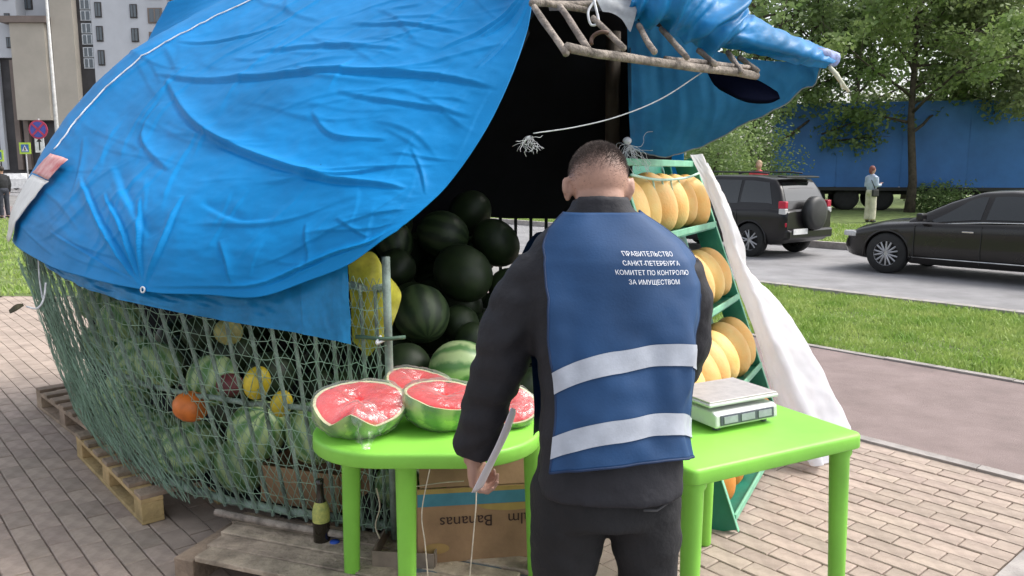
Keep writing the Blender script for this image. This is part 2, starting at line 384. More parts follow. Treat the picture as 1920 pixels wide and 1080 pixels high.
creases = [  # (amplitude m, width, [(col,row)...]) folds pressed into the sheet
 (0.032, .13, [(1.9,4.0),(3.5,4.12),(5,4.15),(6.5,4.08),(7.9,3.85)]),
 (0.042, .13, [(2.2,3.95),(3.5,3.25),(4.9,2.62),(6.2,2.05),(7.4,1.72)]),
 (0.022, .12, [(2.5,3.55),(2.7,2.9),(3.6,2.35)]),
 (0.034, .10, [(3.96,0.05),(3.2,1.0),(2.1,1.9)]), (0.028, .08, [(3.98,0.05),(3.45,1.1),(2.75,1.75)]),
 (0.022, .07, [(4.0,0.05),(3.68,1.2),(3.4,1.8)]), (0.020, .09, [(4.0,0.05),(4.1,1.0),(4.05,1.9)]), (0.014, .07, [(3.95,0.1),(2.9,.55),(2.0,.75)]),
 (0.030, .09, [(4.1,.12),(5.5,.22),(6.8,.42),(7.6,.25)]), (0.020, .10, [(4.9,1.1),(5.1,.7),(5.25,.25)]),
 (0.016, .09, [(5.3,3.4),(5.9,2.9),(6.7,2.75)]), (0.015, .10, [(5.2,2.3),(6.3,2.12),(6.9,2.2)]),
 (0.016, .08, [(6.15,1.25),(6.3,.8),(6.4,.4)]), (-0.014, .16, [(4.4,1.8),(5.0,1.5),(5.6,1.45)]),
 (0.022, .12, [(7.2,4.9),(7.6,5.4),(8.0,6.0)]), (0.018, .10, [(6.6,4.6),(7.4,5.3),(7.95,6.0)]), (0.02, .1, [(7.4,4.2),(7.75,5.0),(8,5.9)]),
 (0.018, .14, [(3.2,4.7),(4.6,4.75),(6.0,4.6)]), (0.016, .12, [(4.5,5.3),(5.6,5.2),(6.8,5.0)]), (0.015, .12, [(5.5,3.75),(6.6,3.5),(7.7,3.3)]),
 (0.012, .07, [(6.6,1.2),(7.0,.8),(7.3,.5)]), (-0.02, .22, [(2.6,2.3),(3.3,1.7),(3.9,1.1)]), (0.012,.06,[(7.1,2.6),(7.5,2.1),(7.8,1.6)]),
 (0.014,.09,[(1.6,4.6),(2.3,4.9),(3.2,5.3)]), (0.013,.08,[(1.7,2.6),(2.0,2.0),(2.2,1.4)]),
]
disp = np.zeros((NV, NU))
for amp, w, pl in creases:
    amp *= .62; w *= .36
    c = cr1([(a, b, 0) for a, b in pl], 40)[:, :2]; K = len(c)
    best = np.full((NV, NU), 9.0); par = np.zeros((NV, NU)); side = np.zeros((NV, NU))
    for i in range(K-1):
        a, b = c[i], c[i+1]; d = b-a; L2 = (d**2).sum()+1e-9
        t = np.clip(((cols-a[0])*d[0]+(rws-a[1])*d[1])/L2, 0, 1)
        ex, ey = cols-(a[0]+t*d[0]), rws-(a[1]+t*d[1]); dd = np.hypot(ex, ey)
        m = dd < best; best[m] = dd[m]; par[m] = ((i+t)/(K-1))[m]; side[m] = np.sign(d[0]*ey-d[1]*ex)[m]
    tap = np.sin(np.clip(par, 0, 1)*PI)**0.5
    prof = np.where(side > 0, np.exp(-(best/(w*1.9))**1.3), np.exp(-(best/(w*0.55))**2))
    disp += amp*tap*(prof - 0.35*np.exp(-((best-w*1.3)/(w*.8))**2)*(side < 0))
low = np.zeros((NV, NU))
for i in range(NV):
    for j in range(NU):
        p = (cols[i, j], rws[i, j]*1.0, 0)
        low[i, j] = 0.017*mnoise.noise(Vector((p[0]*.55+3, p[1]*.75, 1.3))) + 0.006*mnoise.noise(Vector((p[0]*1.3-p[1]*.8, p[1]*2.0+p[0]*.6, 4.1))) + 0.0028*mnoise.noise(Vector((p[0]*3.6-p[1]*2.4, p[1]*6.3+p[0]*2.6, 7.7)))+0.0008*mnoise.noise(Vector((p[0]*9-p[1]*5, p[1]*12+p[0]*4.0, 2.7)))
rc = random.Random(77)
for q in range(110):
    c0, r0 = rc.uniform(1.2, 7.8), rc.uniform(.3, 6.2); an_ = rc.choice((rc.uniform(-.5, .3), rc.uniform(-.5, .3), rc.uniform(.9, 2.0))); L_ = rc.uniform(.25, 1.1); dx_, dy_ = math.cos(an_), math.sin(an_)
    tt = (cols-c0)*dx_+(rws-r0)*dy_; nn_ = -(cols-c0)*dy_+(rws-r0)*dx_+.10*np.sin(tt*2.2+q)
    aa = rc.uniform(.0025, .0075)*np.exp(-(tt/L_)**4); ww = rc.uniform(.035, .075)
    disp += aa*np.where(nn_ > 0, np.exp(-np.abs(nn_)/(ww*2.4)), np.exp(-(nn_/(ww*.6))**2))
fall = np.clip(rws/0.35, 0.25, 1)*np.clip((8.02-cols)/0.5, 0.25, 1)
tarp = g + gn*((disp + low)*fall)[:, :, None]
# scallop of the hem between fixing points
hemw = np.clip(1-rws/0.9, 0, 1)
tarp[:, :, 2] += hemw*0.006*np.sin(cols*4.2)*(cols > 4)
tb = MB(); tb.grid([[tuple(p) for p in r] for r in tarp])
tarpo = tb.build('tarpaulin', m_tarp, smooth=True)
sol = tarpo.modifiers.new('thick', 'SOLIDIFY'); sol.thickness = 0.004; sol.offset = -1
tag(tarpo, 'big blue tarpaulin draped over the melon cage', 'tarpaulin')
tnorm = gnormals(tarp)*flip
def on_tarp(c, r, off=0.0):
    i = min(NV-1, max(0, int(round(r/9*(NV-1))))); j = min(NU-1, max(0, int(round(c/8*(NU-1)))))
    return Vector(tarp[i, j]) + Vector(tnorm[i, j])*off
rg = MB(); gp = on_tarp(4.0, 0.03, 0.006); gnn = Vector(tnorm[2, int(4/8*(NU-1))])
q = gnn.to_track_quat('Z', 'Y').to_matrix()
rg.tube([gp + q @ Vector((math.cos(a)*.011, math.sin(a)*.011, 0)) for a in np.linspace(0, 2*PI, 17)], .0035, 6, cap=False)
rg.build('grommet', M('grommet_white', (.75, .78, .8), .4), tarpo, smooth=True)
# interior shade as added black sheets under the tarpaulin (roof, back, right side, floor)
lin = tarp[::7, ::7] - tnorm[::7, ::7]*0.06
lb = MB(); lb.grid([[tuple(p) for p in r] for r in lin[9:-1, 6:-1]]); lo = lb.build('shade_sheet', m_shade, smooth=True)
tag(lo, 'added black sheet giving the shade inside the stall under the blue tarpaulin', 'shade sheet')
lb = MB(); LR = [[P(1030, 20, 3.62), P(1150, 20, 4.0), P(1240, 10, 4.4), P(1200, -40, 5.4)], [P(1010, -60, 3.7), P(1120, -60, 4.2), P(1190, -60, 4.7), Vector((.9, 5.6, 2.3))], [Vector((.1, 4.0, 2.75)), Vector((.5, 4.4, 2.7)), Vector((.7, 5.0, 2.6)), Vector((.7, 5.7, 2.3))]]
lb.grid([[tuple(p) for p in r] for r in crgrid(LR, 20, 16)]); lo = lb.build('roof_shade', m_shade, smooth=True); tag(lo, 'added black sheet giving the roof shade above the stall opening', 'shade sheet')
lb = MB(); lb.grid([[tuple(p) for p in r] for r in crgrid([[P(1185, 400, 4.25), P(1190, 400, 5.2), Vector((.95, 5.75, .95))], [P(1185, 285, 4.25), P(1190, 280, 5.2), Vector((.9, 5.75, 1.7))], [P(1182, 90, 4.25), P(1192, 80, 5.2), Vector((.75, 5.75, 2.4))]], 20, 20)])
lo = lb.build('side_shade', m_shade, smooth=True); tag(lo, 'added black sheet giving the shade behind the melon rack', 'shade sheet')
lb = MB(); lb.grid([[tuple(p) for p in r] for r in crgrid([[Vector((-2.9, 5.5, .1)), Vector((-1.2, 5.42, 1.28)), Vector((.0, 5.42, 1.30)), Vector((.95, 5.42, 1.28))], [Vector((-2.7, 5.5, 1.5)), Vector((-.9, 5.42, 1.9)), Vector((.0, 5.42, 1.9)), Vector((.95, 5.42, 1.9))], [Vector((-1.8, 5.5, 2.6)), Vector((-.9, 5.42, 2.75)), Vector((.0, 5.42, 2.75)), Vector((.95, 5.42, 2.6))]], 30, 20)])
lo = lb.build('back_shade', m_shade, smooth=True); tag(lo, 'added black sheet giving the shade across the back of the stall', 'shade sheet')
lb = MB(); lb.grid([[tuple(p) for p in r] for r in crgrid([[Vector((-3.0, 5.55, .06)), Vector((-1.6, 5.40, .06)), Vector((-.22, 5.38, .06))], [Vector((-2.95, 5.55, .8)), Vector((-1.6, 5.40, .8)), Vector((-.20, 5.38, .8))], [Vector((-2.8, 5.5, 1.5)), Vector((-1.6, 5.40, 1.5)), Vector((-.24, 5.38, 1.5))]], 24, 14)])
lo = lb.build('lower_shade', m_shade, smooth=True); tag(lo, 'added black sheet giving the shade behind the watermelon heap down to the pallets', 'shade sheet')  # black sheet added to cover bright gaps behind the heap
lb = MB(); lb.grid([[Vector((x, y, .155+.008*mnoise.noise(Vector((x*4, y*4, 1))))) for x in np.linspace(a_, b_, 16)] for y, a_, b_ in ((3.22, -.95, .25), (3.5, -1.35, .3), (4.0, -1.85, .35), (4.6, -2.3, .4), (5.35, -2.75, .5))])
lo = lb.build('floor_shade', m_shade, smooth=True); tag(lo, 'added black sheet giving the shade on the pallets under the watermelons', 'sheet')  # black floor added to keep the stall interior dark
# ---- lower skirt of lighter tarp showing under the main hem
SK = [[(92,505,3.74),(180,548,3.40),(270,572,3.19),(400,598,3.08),(520,618,3.00),(600,632,2.96),(660,645,2.93)],
      [(85,500,3.76),(170,538,3.42),(268,556,3.20),(395,575,3.09),(515,582,3.02),(600,575,2.975),(657,565,2.95)],
      [(80,490,3.80),(160,518,3.46),(266,535,3.24),(390,548,3.12),(510,538,3.06),(600,510,3.01),(654,478,2.99)]]
sg = crgrid([[P(*c) for c in r] for r in SK], 170, 40); sn = gnormals(sg); sn *= np.sign((sn*(np.array([0, 0, 1.6])-sg)).sum(2).mean())
for i in range(40):
    for j in range(170):
        a = j/169*6; b = i/39
        sg[i, j] += sn[i, j]*(0.012*mnoise.noise(Vector((a*2.2+b, b*1.5, 2)))+0.006*mnoise.noise(Vector((a*6, b*5+a, 5)))+ (0.012 if a > 4.55 else 0))
sb = MB(); sb.grid([[tuple(p) for p in r] for r in sg]); sko = sb.build('tarpaulin_skirt', m_tarp_light, smooth=True)
tag(sko, 'pale blue plastic strip hanging below the hem of the big tarpaulin', 'tarpaulin')
# ---- white rope over the tarp and notice sleeve
rp = MB(); pr = cr1([(1.62, 5.8, 0), (1.55, 5.0, 0), (1.5, 4.3, 0), (1.48, 3.75, 0), (1.46, 3.0, 0), (1.42, 2.2, 0)], 60)
rp.tube([on_tarp(a, b, 0.007) for a, b, _ in pr], 0.0042, 6); o = rp.build('rope', m_rope, smooth=True); tag(o, 'white rope running up the left edge of the blue tarpaulin', 'rope')
def tarp_patch(c0, c1, r0, r1, off, n=10, k=12, drop=0):
    b = MB(); b.grid([[on_tarp(c0+(c1-c0)*i/n + (0.25*(r1-r0)*j/k), r0+(r1-r0)*j/k, off) - Vector((0, 0, drop*(1-j/k))) for i in range(n+1)] for j in range(k+1)]); return b
nt = thing('notice', 'white notice sheet with a red top hung on the left edge of the blue tarpaulin', 'notice', on_tarp(1.2, 0))
o = tarp_patch(1.0, 1.3, 0.02, 1.62, 0.03).build('sheet', M('notice_paper', (.72, .71, .68), .35, .08, 9), nt, smooth=True); sol = o.modifiers.new('t', 'SOLIDIFY'); sol.thickness = .003
o = tarp_patch(1.40, 1.70, 1.64, 2.1, 0.032, 10, 6).build('header', M('notice_red', (.50, .10, .10), .4, .3, 16, col2=(.7, .45, .42)), nt, smooth=True); sol = o.modifiers.new('t', 'SOLIDIFY'); sol.thickness = .003
# ---- right-hand awning: crumpled top and the hanging curtain seen from inside
AW = [[(1175, 24, 3.45), (1205, 44, 3.46), (1250, 46, 3.5), (1308, 88, 3.58), (1350, 92, 3.7), (1420, 106, 3.84), (1490, 122, 3.94), (1550, 130, 4.0)], [(1185, 0, 3.38), (1230, 8, 3.38), (1285, 16, 3.42), (1335, 48, 3.5), (1385, 64, 3.62), (1455, 86, 3.78), (1520, 106, 3.9), (1565, 118, 3.98)], [(1195, -50, 3.44), (1260, -46, 3.46), (1325, -28, 3.52), (1376, 14, 3.62), (1408, 38, 3.76), (1478, 64, 3.92), (1538, 86, 4.03), (1572, 106, 4.06)], [(1180, -90, 3.6), (1240, -80, 3.7), (1325, -60, 3.85), (1370, -12, 4.0), (1402, 30, 4.1), (1470, 60, 4.2), (1528, 84, 4.2), (1562, 104, 4.15)], [(1170, -90, 4.0), (1230, -70, 4.1), (1300, -30, 4.25), (1350, 20, 4.3), (1395, 60, 4.32), (1460, 85, 4.3), (1515, 104, 4.25), (1552, 116, 4.15)]]
ag = crgrid([[P(*c) for c in r] for r in AW], 200, 90); an = gnormals(ag); an *= np.sign((an*(np.array([0, 0, 3.5])-ag)).sum(2).mean())
for i in range(90):
    for j in range(200):
        a = j/199*7; b = i/89*4
        f = 0.045*mnoise.noise(Vector((a*1.5 if a < 4 else 6+(a-4)*.5, b*.35 if a < 4 else b*1.1, 2.2)))+0.018*mnoise.noise(Vector((a*4.6+b*.5, b*.4+a*.3, 6)))+0.006*mnoise.noise(Vector((a*5+b*1.5, b*2-a*1.2, 9)))+0.0015*mnoise.noise(Vector((a*16, b*8, 4)))
        f += 0.05*math.exp(-((a-2.6-.25*b)/.16)**2)+0.035*math.exp(-((a-3.3-.1*b)/.14)**2)+.05*math.exp(-((a-2.0+.3*b)/.2)**2)+.03*math.exp(-((a-1.2+.1*b)/.15)**2)
        ag[i, j] += an[i, j]*f*min(1, max(.45, (5.4-a)/1.4))
ab = MB(); ab.grid([[tuple(p) for p in r] for r in ag])
CU = [[(1176,30,4.3),(1260,60,4.3),(1340,95,4.25),(1420,112,4.2),(1500,118,4.15),(1554,114,4.06)],
      [(1178,130,4.28),(1260,140,4.28),(1345,150,4.24),(1425,150,4.2),(1505,132,4.13),(1556,118,4.05)],
      [(1180,215,4.22),(1265,222,4.22),(1350,208,4.2),(1435,183,4.16),(1510,148,4.1),(1557,121,4.04)],
      [(1182,280,4.1),(1245,294,4.1),(1320,272,4.1),(1415,225,4.08),(1500,170,4.06),(1556,124,4.03)]]
cg = crgrid([[P(*c) for c in r] for r in CU], 130, 80); cn = gnormals(cg)
for i in range(80):
    for j in range(130):
        a = j/129*5; b = i/79
        cg[i, j] += cn[i, j]*(0.03*mnoise.noise(Vector((a*1.3, b*1.2, 3)))+0.010*mnoise.noise(Vector((a*5, b*1.5, 7)))+0.02*math.sin(a*9)*max(0, (a-3)/2)*b)
ab2 = MB(); ab2.grid([[tuple(p) for p in r] for r in cg])
awn = thing('awning', 'crumpled blue tarp awning sticking out over the melon rack', 'awning', P(1300, 100, 3.9))
o = ab.build('top_sheet', m_tarp_light, awn, smooth=True); o.modifiers.new('t', 'SOLIDIFY').thickness = 0.003
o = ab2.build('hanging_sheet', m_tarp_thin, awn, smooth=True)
hm = MB(); hm.tube([Vector(cg[79, j]) for j in range(0, 130, 3)], 0.0035, 6); hm.build('hem', M('hem_pale', (.20, .24, .24), .6), awn, smooth=True)
b = MB(); t0 = P(1520, 100, 3.99); t1 = P(1566, 112, 4.05); b.tube([t0, t0.lerp(t1, .5), t1], [.03, .042, .035], 12); b.build('rolled_end', M('tarp_end', (.25, .32, .6), .5, .3, 30), awn, smooth=True)
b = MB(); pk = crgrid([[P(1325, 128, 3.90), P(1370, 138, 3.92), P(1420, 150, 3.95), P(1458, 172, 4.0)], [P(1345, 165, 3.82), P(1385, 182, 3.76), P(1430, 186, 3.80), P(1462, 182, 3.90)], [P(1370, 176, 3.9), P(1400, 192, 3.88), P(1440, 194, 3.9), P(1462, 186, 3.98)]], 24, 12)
b.grid([[tuple(p) for p in r] for r in pk]); o = b.build('gap_shade', M('gap_shade_black', (.004, .005, .012), 1.0, spec=0.0), awn, smooth=True); o.modifiers.new('t', 'SOLIDIFY').thickness = 0.01  # black sheet added for a dark gap, its shade put into the colour
b = MB(); b.tube([P(1555, 125, 4.0), P(1568, 140, 3.98), P(1576, 152, 3.97), P(1592, 172, 3.97)], [.010, .012, .010, .006], 8)
for k in range(3): b.tube([P(1574, 150, 3.97), P(1578+6*k, 164+4*k, 3.96+.01*k)], .004, 5)
o = b.build('rope_end', M('cream_rope', (.66, .66, .52), .8), None, smooth=True); tag(o, 'frayed cream rope end hanging from the tip of the awning', 'rope')
# ---- wooden frame of the raised shutter
fr = thing('wooden_frame', 'raised slatted wooden frame of poles under the awning at the stall opening', 'frame', P(1065, 97, 2.95))
def rough_pole(a, b, r, name, par, seed, mat=m_greywood):
    a, b = Vector(a), Vector(b); n = 8; pts = []; rr = []
    for i in range(n+1):
        p = a.lerp(b, i/n); pts.append(p + Vector((mnoise.noise(p*6+Vector((seed, 0, 0))), mnoise.noise(p*6+Vector((0, seed, 0))), mnoise.noise(p*6+Vector((0, 0, seed)))))*r*.5); rr.append(r*(1+.16*mnoise.noise(p*25)))
    mb = MB(); mb.tube(pts, rr, 8); return mb.build(name, mat, par, smooth=True)
ra, rb = P(1062, 92, 2.95), P(1418, 142, 3.72)
rough_pole(ra, rb, .018, 'rail', fr, 1); rough_pole(P(1250, 118, 3.30)+Vector((0, .03, .02)), P(1412, 128, 3.74), .012, 'rail', fr, 2)
rough_pole(P(996, 8, 3.3), P(1170, 6, 3.75), .014, 'rail', fr, 3)
for k, (a, b_, ya, yb) in enumerate([((1000, 12), (1064, 102), 3.18, 2.94), ((1050, 12), (1104, 92), 3.26, 3.02), ((1112, 34), (1170, 92), 3.3, 3.12), ((1196, 48), (1228, 98), 3.4, 3.23), ((1240, 54), (1288, 110), 3.5, 3.33), ((1310, 94), (1342, 122), 3.6, 3.46), ((1364, 98), (1392, 136), 3.72, 3.6), ((1386, 108), (1420, 134), 3.78, 3.7)]):
    rough_pole(P(a[0], a[1], ya), P(b_[0], b_[1], yb), .0125, 'slat', fr, 10+k)
rough_pole(P(1020, 4, 3.35), P(1100, 20, 3.5), .014, 'slat', fr, 33)
b = MB(); rngp = P(1130, 78, 3.2); b.tube([rngp + Vector((math.cos(a)*.045, .01*math.sin(3*a), math.sin(a)*.035)) for a in np.linspace(0, PI*1.1, 14)], .008, 7); b.build('hook', M('rusty_iron', (.12, .07, .05), .7), fr, smooth=True)
# white plastic scrap lodged in the frame
b = MB(); pg = crgrid([[P(1130, 22, 3.4), P(1160, 30, 3.4), P(1182, 60, 3.38)], [P(1120, 5, 3.42), P(1160, 8, 3.42), P(1195, 20, 3.4)], [P(1115, -12, 3.5), P(1165, -14, 3.5), P(1200, -10, 3.5)]], 24, 16)
b.grid([[tuple(Vector(p)+Vector((0, 0, .02*nz3(p, 14)))) for p in r] for r in pg]); o = b.build('plastic_scrap', M('scrap_grey', (.42, .45, .48), .5, .2, 14, transl=.3), None, smooth=True); tag(o, 'crumpled pale grey plastic scrap tucked into the wooden frame', 'plastic')
def rope(name, pts, r, label, mat=m_rope, n=40, cat='string'):
    b = MB(); b.tube([tuple(p) for p in cr1(pts, n)], r, 6); o = b.build(name, mat, None, smooth=True); return tag(o, label, cat)
rope('string', [P(1316, 136, 3.5), P(1240, 185, 3.45), P(1160, 218, 3.4), P(1080, 238, 3.35), P(1000, 250, 3.3)], .0028, 'thin string slung from the wooden frame across the stall opening')
def tuft(name, c, n, L, label, seed):
    rnd = random.Random(seed); b = MB()
    for i in range(n):
        p = Vector(c); pts = [p]; d = Vector((rnd.gauss(0, .5), rnd.gauss(0, .4), rnd.uniform(-1, .1))).normalized()
        for k in range(6):
            d = (d + Vector((rnd.gauss(0, .6), rnd.gauss(0, .4), rnd.gauss(-.25, .4)))).normalized(); p = p + d*L/6; pts.append(p)
        b.tube([tuple(q) for q in cr1(pts, 16)], .0010, 5)
    o = b.build(name, m_rope, None, smooth=True); return tag(o, label, 'string')
tuft('string_knot', P(992, 255, 3.3), 18, .09, 'white string knot dangling in the dark stall opening', 4)
tuft('string_knot', P(1182, 272, 3.9), 30, .17, 'tangle of white string hanging beside the top of the melon rack', 8)
b = MB(); b.ell(P(1176, 264, 3.9), (.022, .02, .018), 10, 7); o = b.build('string_ball', m_rope, None, smooth=True); tag(o, 'small white knot above the string tangle by the rack', 'string')
rope('string', [P(1116, 0, 3.3), P(1103, 22, 3.28), P(1108, 46, 3.27), P(1122, 42, 3.27), P(1118, 18, 3.28), P(1112, -6, 3.3)], .005, 'white loop of cord hanging from the top of the wooden frame')
# ---- cage: leaning slatted wall with netting
BT = [(-3.2, 5.9), (-2.55, 4.66), (-2.05, 4.0), (-1.5, 3.47), (-1.1, 3.26), (-.73, 3.13), (-.47, 3.05)]
TP = [(-3.65, 5.9), (-2.86, 4.66), (-2.4, 4.08), (-1.9, 3.60), (-1.32, 3.26), (-.8, 3.07), (-.47, 2.99)]
NB = 241
bw = cr1([(x, y, 0) for x, y in BT], NB); tw = cr1([(x, y, 0) for x, y in TP], NB)
Z0, Z1 = 0.17, 1.22
def wall(e, z, off=0.0):
    i = min(NB-1, max(0, e*(NB-1))); a = int(i); f = i-a; a2 = min(NB-1, a+1)
    k = max(0, (z-Z0)/(Z1-Z0))**0.85
    pb = bw[a]*(1-f)+bw[a2]*f; pt = tw[a]*(1-f)+tw[a2]*f; p = pb*(1-k)+pt*k
    d = bw[a2]-bw[max(0, a-1)]; L = math.hypot(d[0], d[1])+1e-9
    return Vector((p[0]+d[1]/L*off, p[1]-d[0]/L*off, z))
cage = thing('melon_cage', 'green netted melon cage with leaning slats under the blue tarpaulin', 'cage', (-1.5, 3.6, 0.15))
ne = 25
for k in range(ne):
    e = 0.16 + 0.815*(k/(ne-1)); top = Z1-0.03
    pts = [wall(e+random.uniform(-.002, .002), z) for z in np.linspace(Z0, top, 7)]
    MB().tube(pts, .0145, 6, flat=.5).build('slat', m_slat, cage, smooth=False)
for z, r in ((Z1-.04, .016), (.66, .012), (.19, .018)):
    MB().tube([wall(e, z+random.uniform(-.006, .006), -.022) for e in np.linspace(0.05, .995, 50)], r, 7).build('rail', m_slat, cage, smooth=True)
MB().tube([wall(.998, z) for z in np.linspace(.15, 1.3, 5)], .016, 8).build('corner_post', m_slat, cage, smooth=True)
net = MB(); EL = 4.6     # length of the wall in metres
cell = .078; nn = int(EL/cell)
def strand(f, n, r):
    pts = [f(i/(n-1)) for i in range(n)]; net.tube(pts, r, 3, cap=False)
jit = lambda e, z: Vector((0.008*mnoise.noise(Vector((e*60, z*9, 1))), 0.008*mnoise.noise(Vector((e*60, z*9, 5))), 0.008*mnoise.noise(Vector((e*70, z*11, 9)))))
e0, e1 = .13, .997
H = Z1-Z0
for k in range(-16, nn+16):
    for sgn in (-1, 1):
        pts = []
        for t in np.linspace(0, 1, 22):
            e = e0 + (e1-e0)*(k/nn) + sgn*t*(H/EL)*.95
            if e0-.0 <= e <= e1: z = Z0+.02+t*(H-.02); pts.append(wall(e, z, .018+.004*sgn)+jit(e, z))
        if len(pts) > 1: net.tube(pts, .0015, 3, cap=False)
for z in np.arange(Z0+.03, Z1, .075):
    net.tube([wall(e, z+.006*math.sin(e*90), .02)+jit(e, z) for e in np.linspace(e0, e1, 110)], .0016, 3, cap=False)
# a second, looser layer of net crumpled over the lower left of the cage
for k in range(0, 46):
    for sgn in (-1, 1):
        pts = []
        for t in np.linspace(0, 1, 18):
            e = .13 + .42*(k/46) + sgn*t*.13
            if .12 <= e <= .60:
                z = Z0+.0+t*(H-.12); pts.append(wall(e, z, .045+.02*mnoise.noise(Vector((e*14, z*4, 3))))+jit(e, z)*2)
        if len(pts) > 1: net.tube(pts, .0015, 3, cap=False)
no = net.build('netting', m_net, cage); stuff(no)
# back fence of the stall: bars seen through the opening
bf = thing('back_fence', 'dark barred fence at the back of the stall', 'fence', (0, 5.6, 0))
m_bar = M('dark_bar', (.02, .03, .028), .6)
for i in range(34):
    x = -2.6+i*.105; MB().box((x, 5.6-.03*(x+2.6), .75), (.022, .022, 1.5)).build('bar', m_bar, bf)
for z in (.2, 1.02, 1.48): MB().box((-.85, 5.572-.02, z), (3.6, .03, .04), Matrix.Rotation(-.03, 3, 'Z')).build('rail', m_bar, bf)
MB().tube([P(1148, 300, 4.9), P(1150, 60, 4.9)], .045, 10).build('inner_post', M('inner_post', (.10, .08, .06), .8), bf, smooth=True)
# ---- yellow plastic bag tied at the corner post
yb = thing('plastic_bag', 'yellow plastic sheet tied to the cage corner post', 'bag', P(700, 660, 3.0))
yg = crgrid([[P(662, 640, 3.06), P(690, 668, 3.05), P(712, 640, 3.04), P(728, 632, 3.06)], [P(658, 580, 3.07), P(690, 590, 3.03), P(716, 590, 3.03), P(748, 575, 3.10)], [P(655, 520, 3.07), P(686, 520, 3.03), P(716, 525, 3.03), P(750, 545, 3.12)], [P(652, 478, 3.06), P(684, 472, 3.04), P(705, 476, 3.04), P(722, 510, 3.07)]], 30, 34)
b = MB(); b.grid([[tuple(Vector(p)+Vector((0, .02*nz3(p, 15), 0))) for p in r] for r in yg]); b.build('sheet', M('yellow_plastic', (.62, .58, .07), .4, .25, 9, transl=.35), yb, smooth=True)
b = MB(); b.tube([wall(.965, .99, .02)+Vector((x, -.01-.02*math.sin(x*30), 0)) for x in np.linspace(-.06, .13, 8)], .008, 7); b.build('tie', M('green_tie', (.06, .12, .08), .6), yb, smooth=True)
rope('string', [wall(.99, 1.0, .03), wall(.985, .975, .05), wall(.998, .985, .03), wall(.98, .965, .03)], .005, 'white string knotted round the cage corner post')
rope('string', [P(72, 470, 4.0), P(74, 520, 3.96), P(80, 560, 3.9)], .004, 'pale string hanging below the notice at the left end of the cage')
rope('string', [P(86, 530, 3.6), P(82, 560, 3.58), P(70, 578, 3.56), P(50, 575, 3.58)], .0045, 'white cord looped outside the left end of the netting')
b = MB(); lg = crgrid([[P(18, 582, 3.58), P(30, 572, 3.56), P(42, 570, 3.58)], [P(20, 588, 3.56), P(32, 582, 3.54), P(44, 574, 3.58)]], 10, 6); b.grid([[tuple(p) for p in r] for r in lg]); o = b.build('dry_leaf', M('dry_leaf', (.05, .045, .02), .8)); o.modifiers.new('t', 'SOLIDIFY').thickness = .004; tag(o, 'dark dry leaf caught on the cord at the left of the cage', 'leaf')
# ---- pallets and boards under the cage
def pallet(name, c, rz, label, L=1.2, Wd=.8, z=.0, mat=m_wood, lastmat=None):
    t = thing(name, label, 'pallet', (c[0], c[1], z), rz)
    for k in range(7): MB().box((-L/2+.05+k*(L-.1)/6, 0, .133), (.1+random.uniform(-.012, .012), Wd, .02), Matrix.Rotation(random.uniform(-.012, .012), 3, 'Z')).build('board', mat, t, bevel=.003, local=True)
    for y in (-Wd/2+.05, 0, Wd/2-.05):
        MB().box((0, y, .113), (L, .1, .02)).build('stringer', lastmat or mat, t, bevel=.003, local=True)
        for x in (-L/2+.06, 0, L/2-.06): MB().box((x, y, .0625), (.12, .098, .081)).build('block', lastmat or mat, t, bevel=.003, local=True)
        MB().box((0, y, .012), (L, .1, .02)).build('runner', lastmat or mat, t, bevel=.003, local=True)
    return t
angU = math.atan2(Uv.y, Uv.x)
# outer left edge runs along the cage side
nrm = Vector((-Uv.y, Uv.x, 0))            # pointing away from the stall, to the left
def along(a, d): return G(205, 900, 0)+Uv*a - nrm*d
pallet('pallet', along(-.10, .36), angU, 'yellowish wooden pallet under the front left corner of the cage', z=0, mat=m_wood, lastmat=m_wood_new)
pallet('pallet', along(1.16, .42), angU+.05, 'grey wooden pallet under the far left side of the cage', z=0)
pallet('pallet', (-.75, 4.3), angU, 'wooden pallet inside the stall under the heaped melons', L=1.6, Wd=1.4)
pf = thing('board_platform', 'rough grey board platform in front of the cage', 'platform', (-.9, 3.0, 0))
dF = (wall(.95, .1)-wall(.62, .1)); dF.z = 0; dF.normalize(); nF = Vector((dF.y, -dF.x, 0))
oF = wall(.60, .12); rzF = math.atan2(dF.y, dF.x)
for k in range(4):
    L = 1.35-.06*k; c = oF + dF*(L/2+.02*k+.07) + nF*(.0+.105*k) + Vector((0, 0, .012-.004*k))
    MB().box((c.x, c.y, .125-.004*k), (L, .098, .022), Matrix.Rotation(rzF+random.uniform(-.02, .02), 3, 'Z') @ Matrix.Rotation(random.uniform(-.02, .02), 3, 'X')).build('board', M('tan_boards', (.46, .37, .285), .85, .25, 10, bump=.5, bscale=60, rnd=.12), pf, bevel=.004)
for a in (.08, .6, 1.2):
    c = oF+dF*a+nF*.15; MB().box((c.x, c.y, .055), (.09, .42, .105), Matrix.Rotation(rzF, 3, 'Z')).build('bearer', m_wood, pf, bevel=.004)
MB().tube([wall(e, .165, .06) for e in np.linspace(.60, .9, 10)], .016, 7).build('edge_pole', m_greywood, pf, smooth=True)
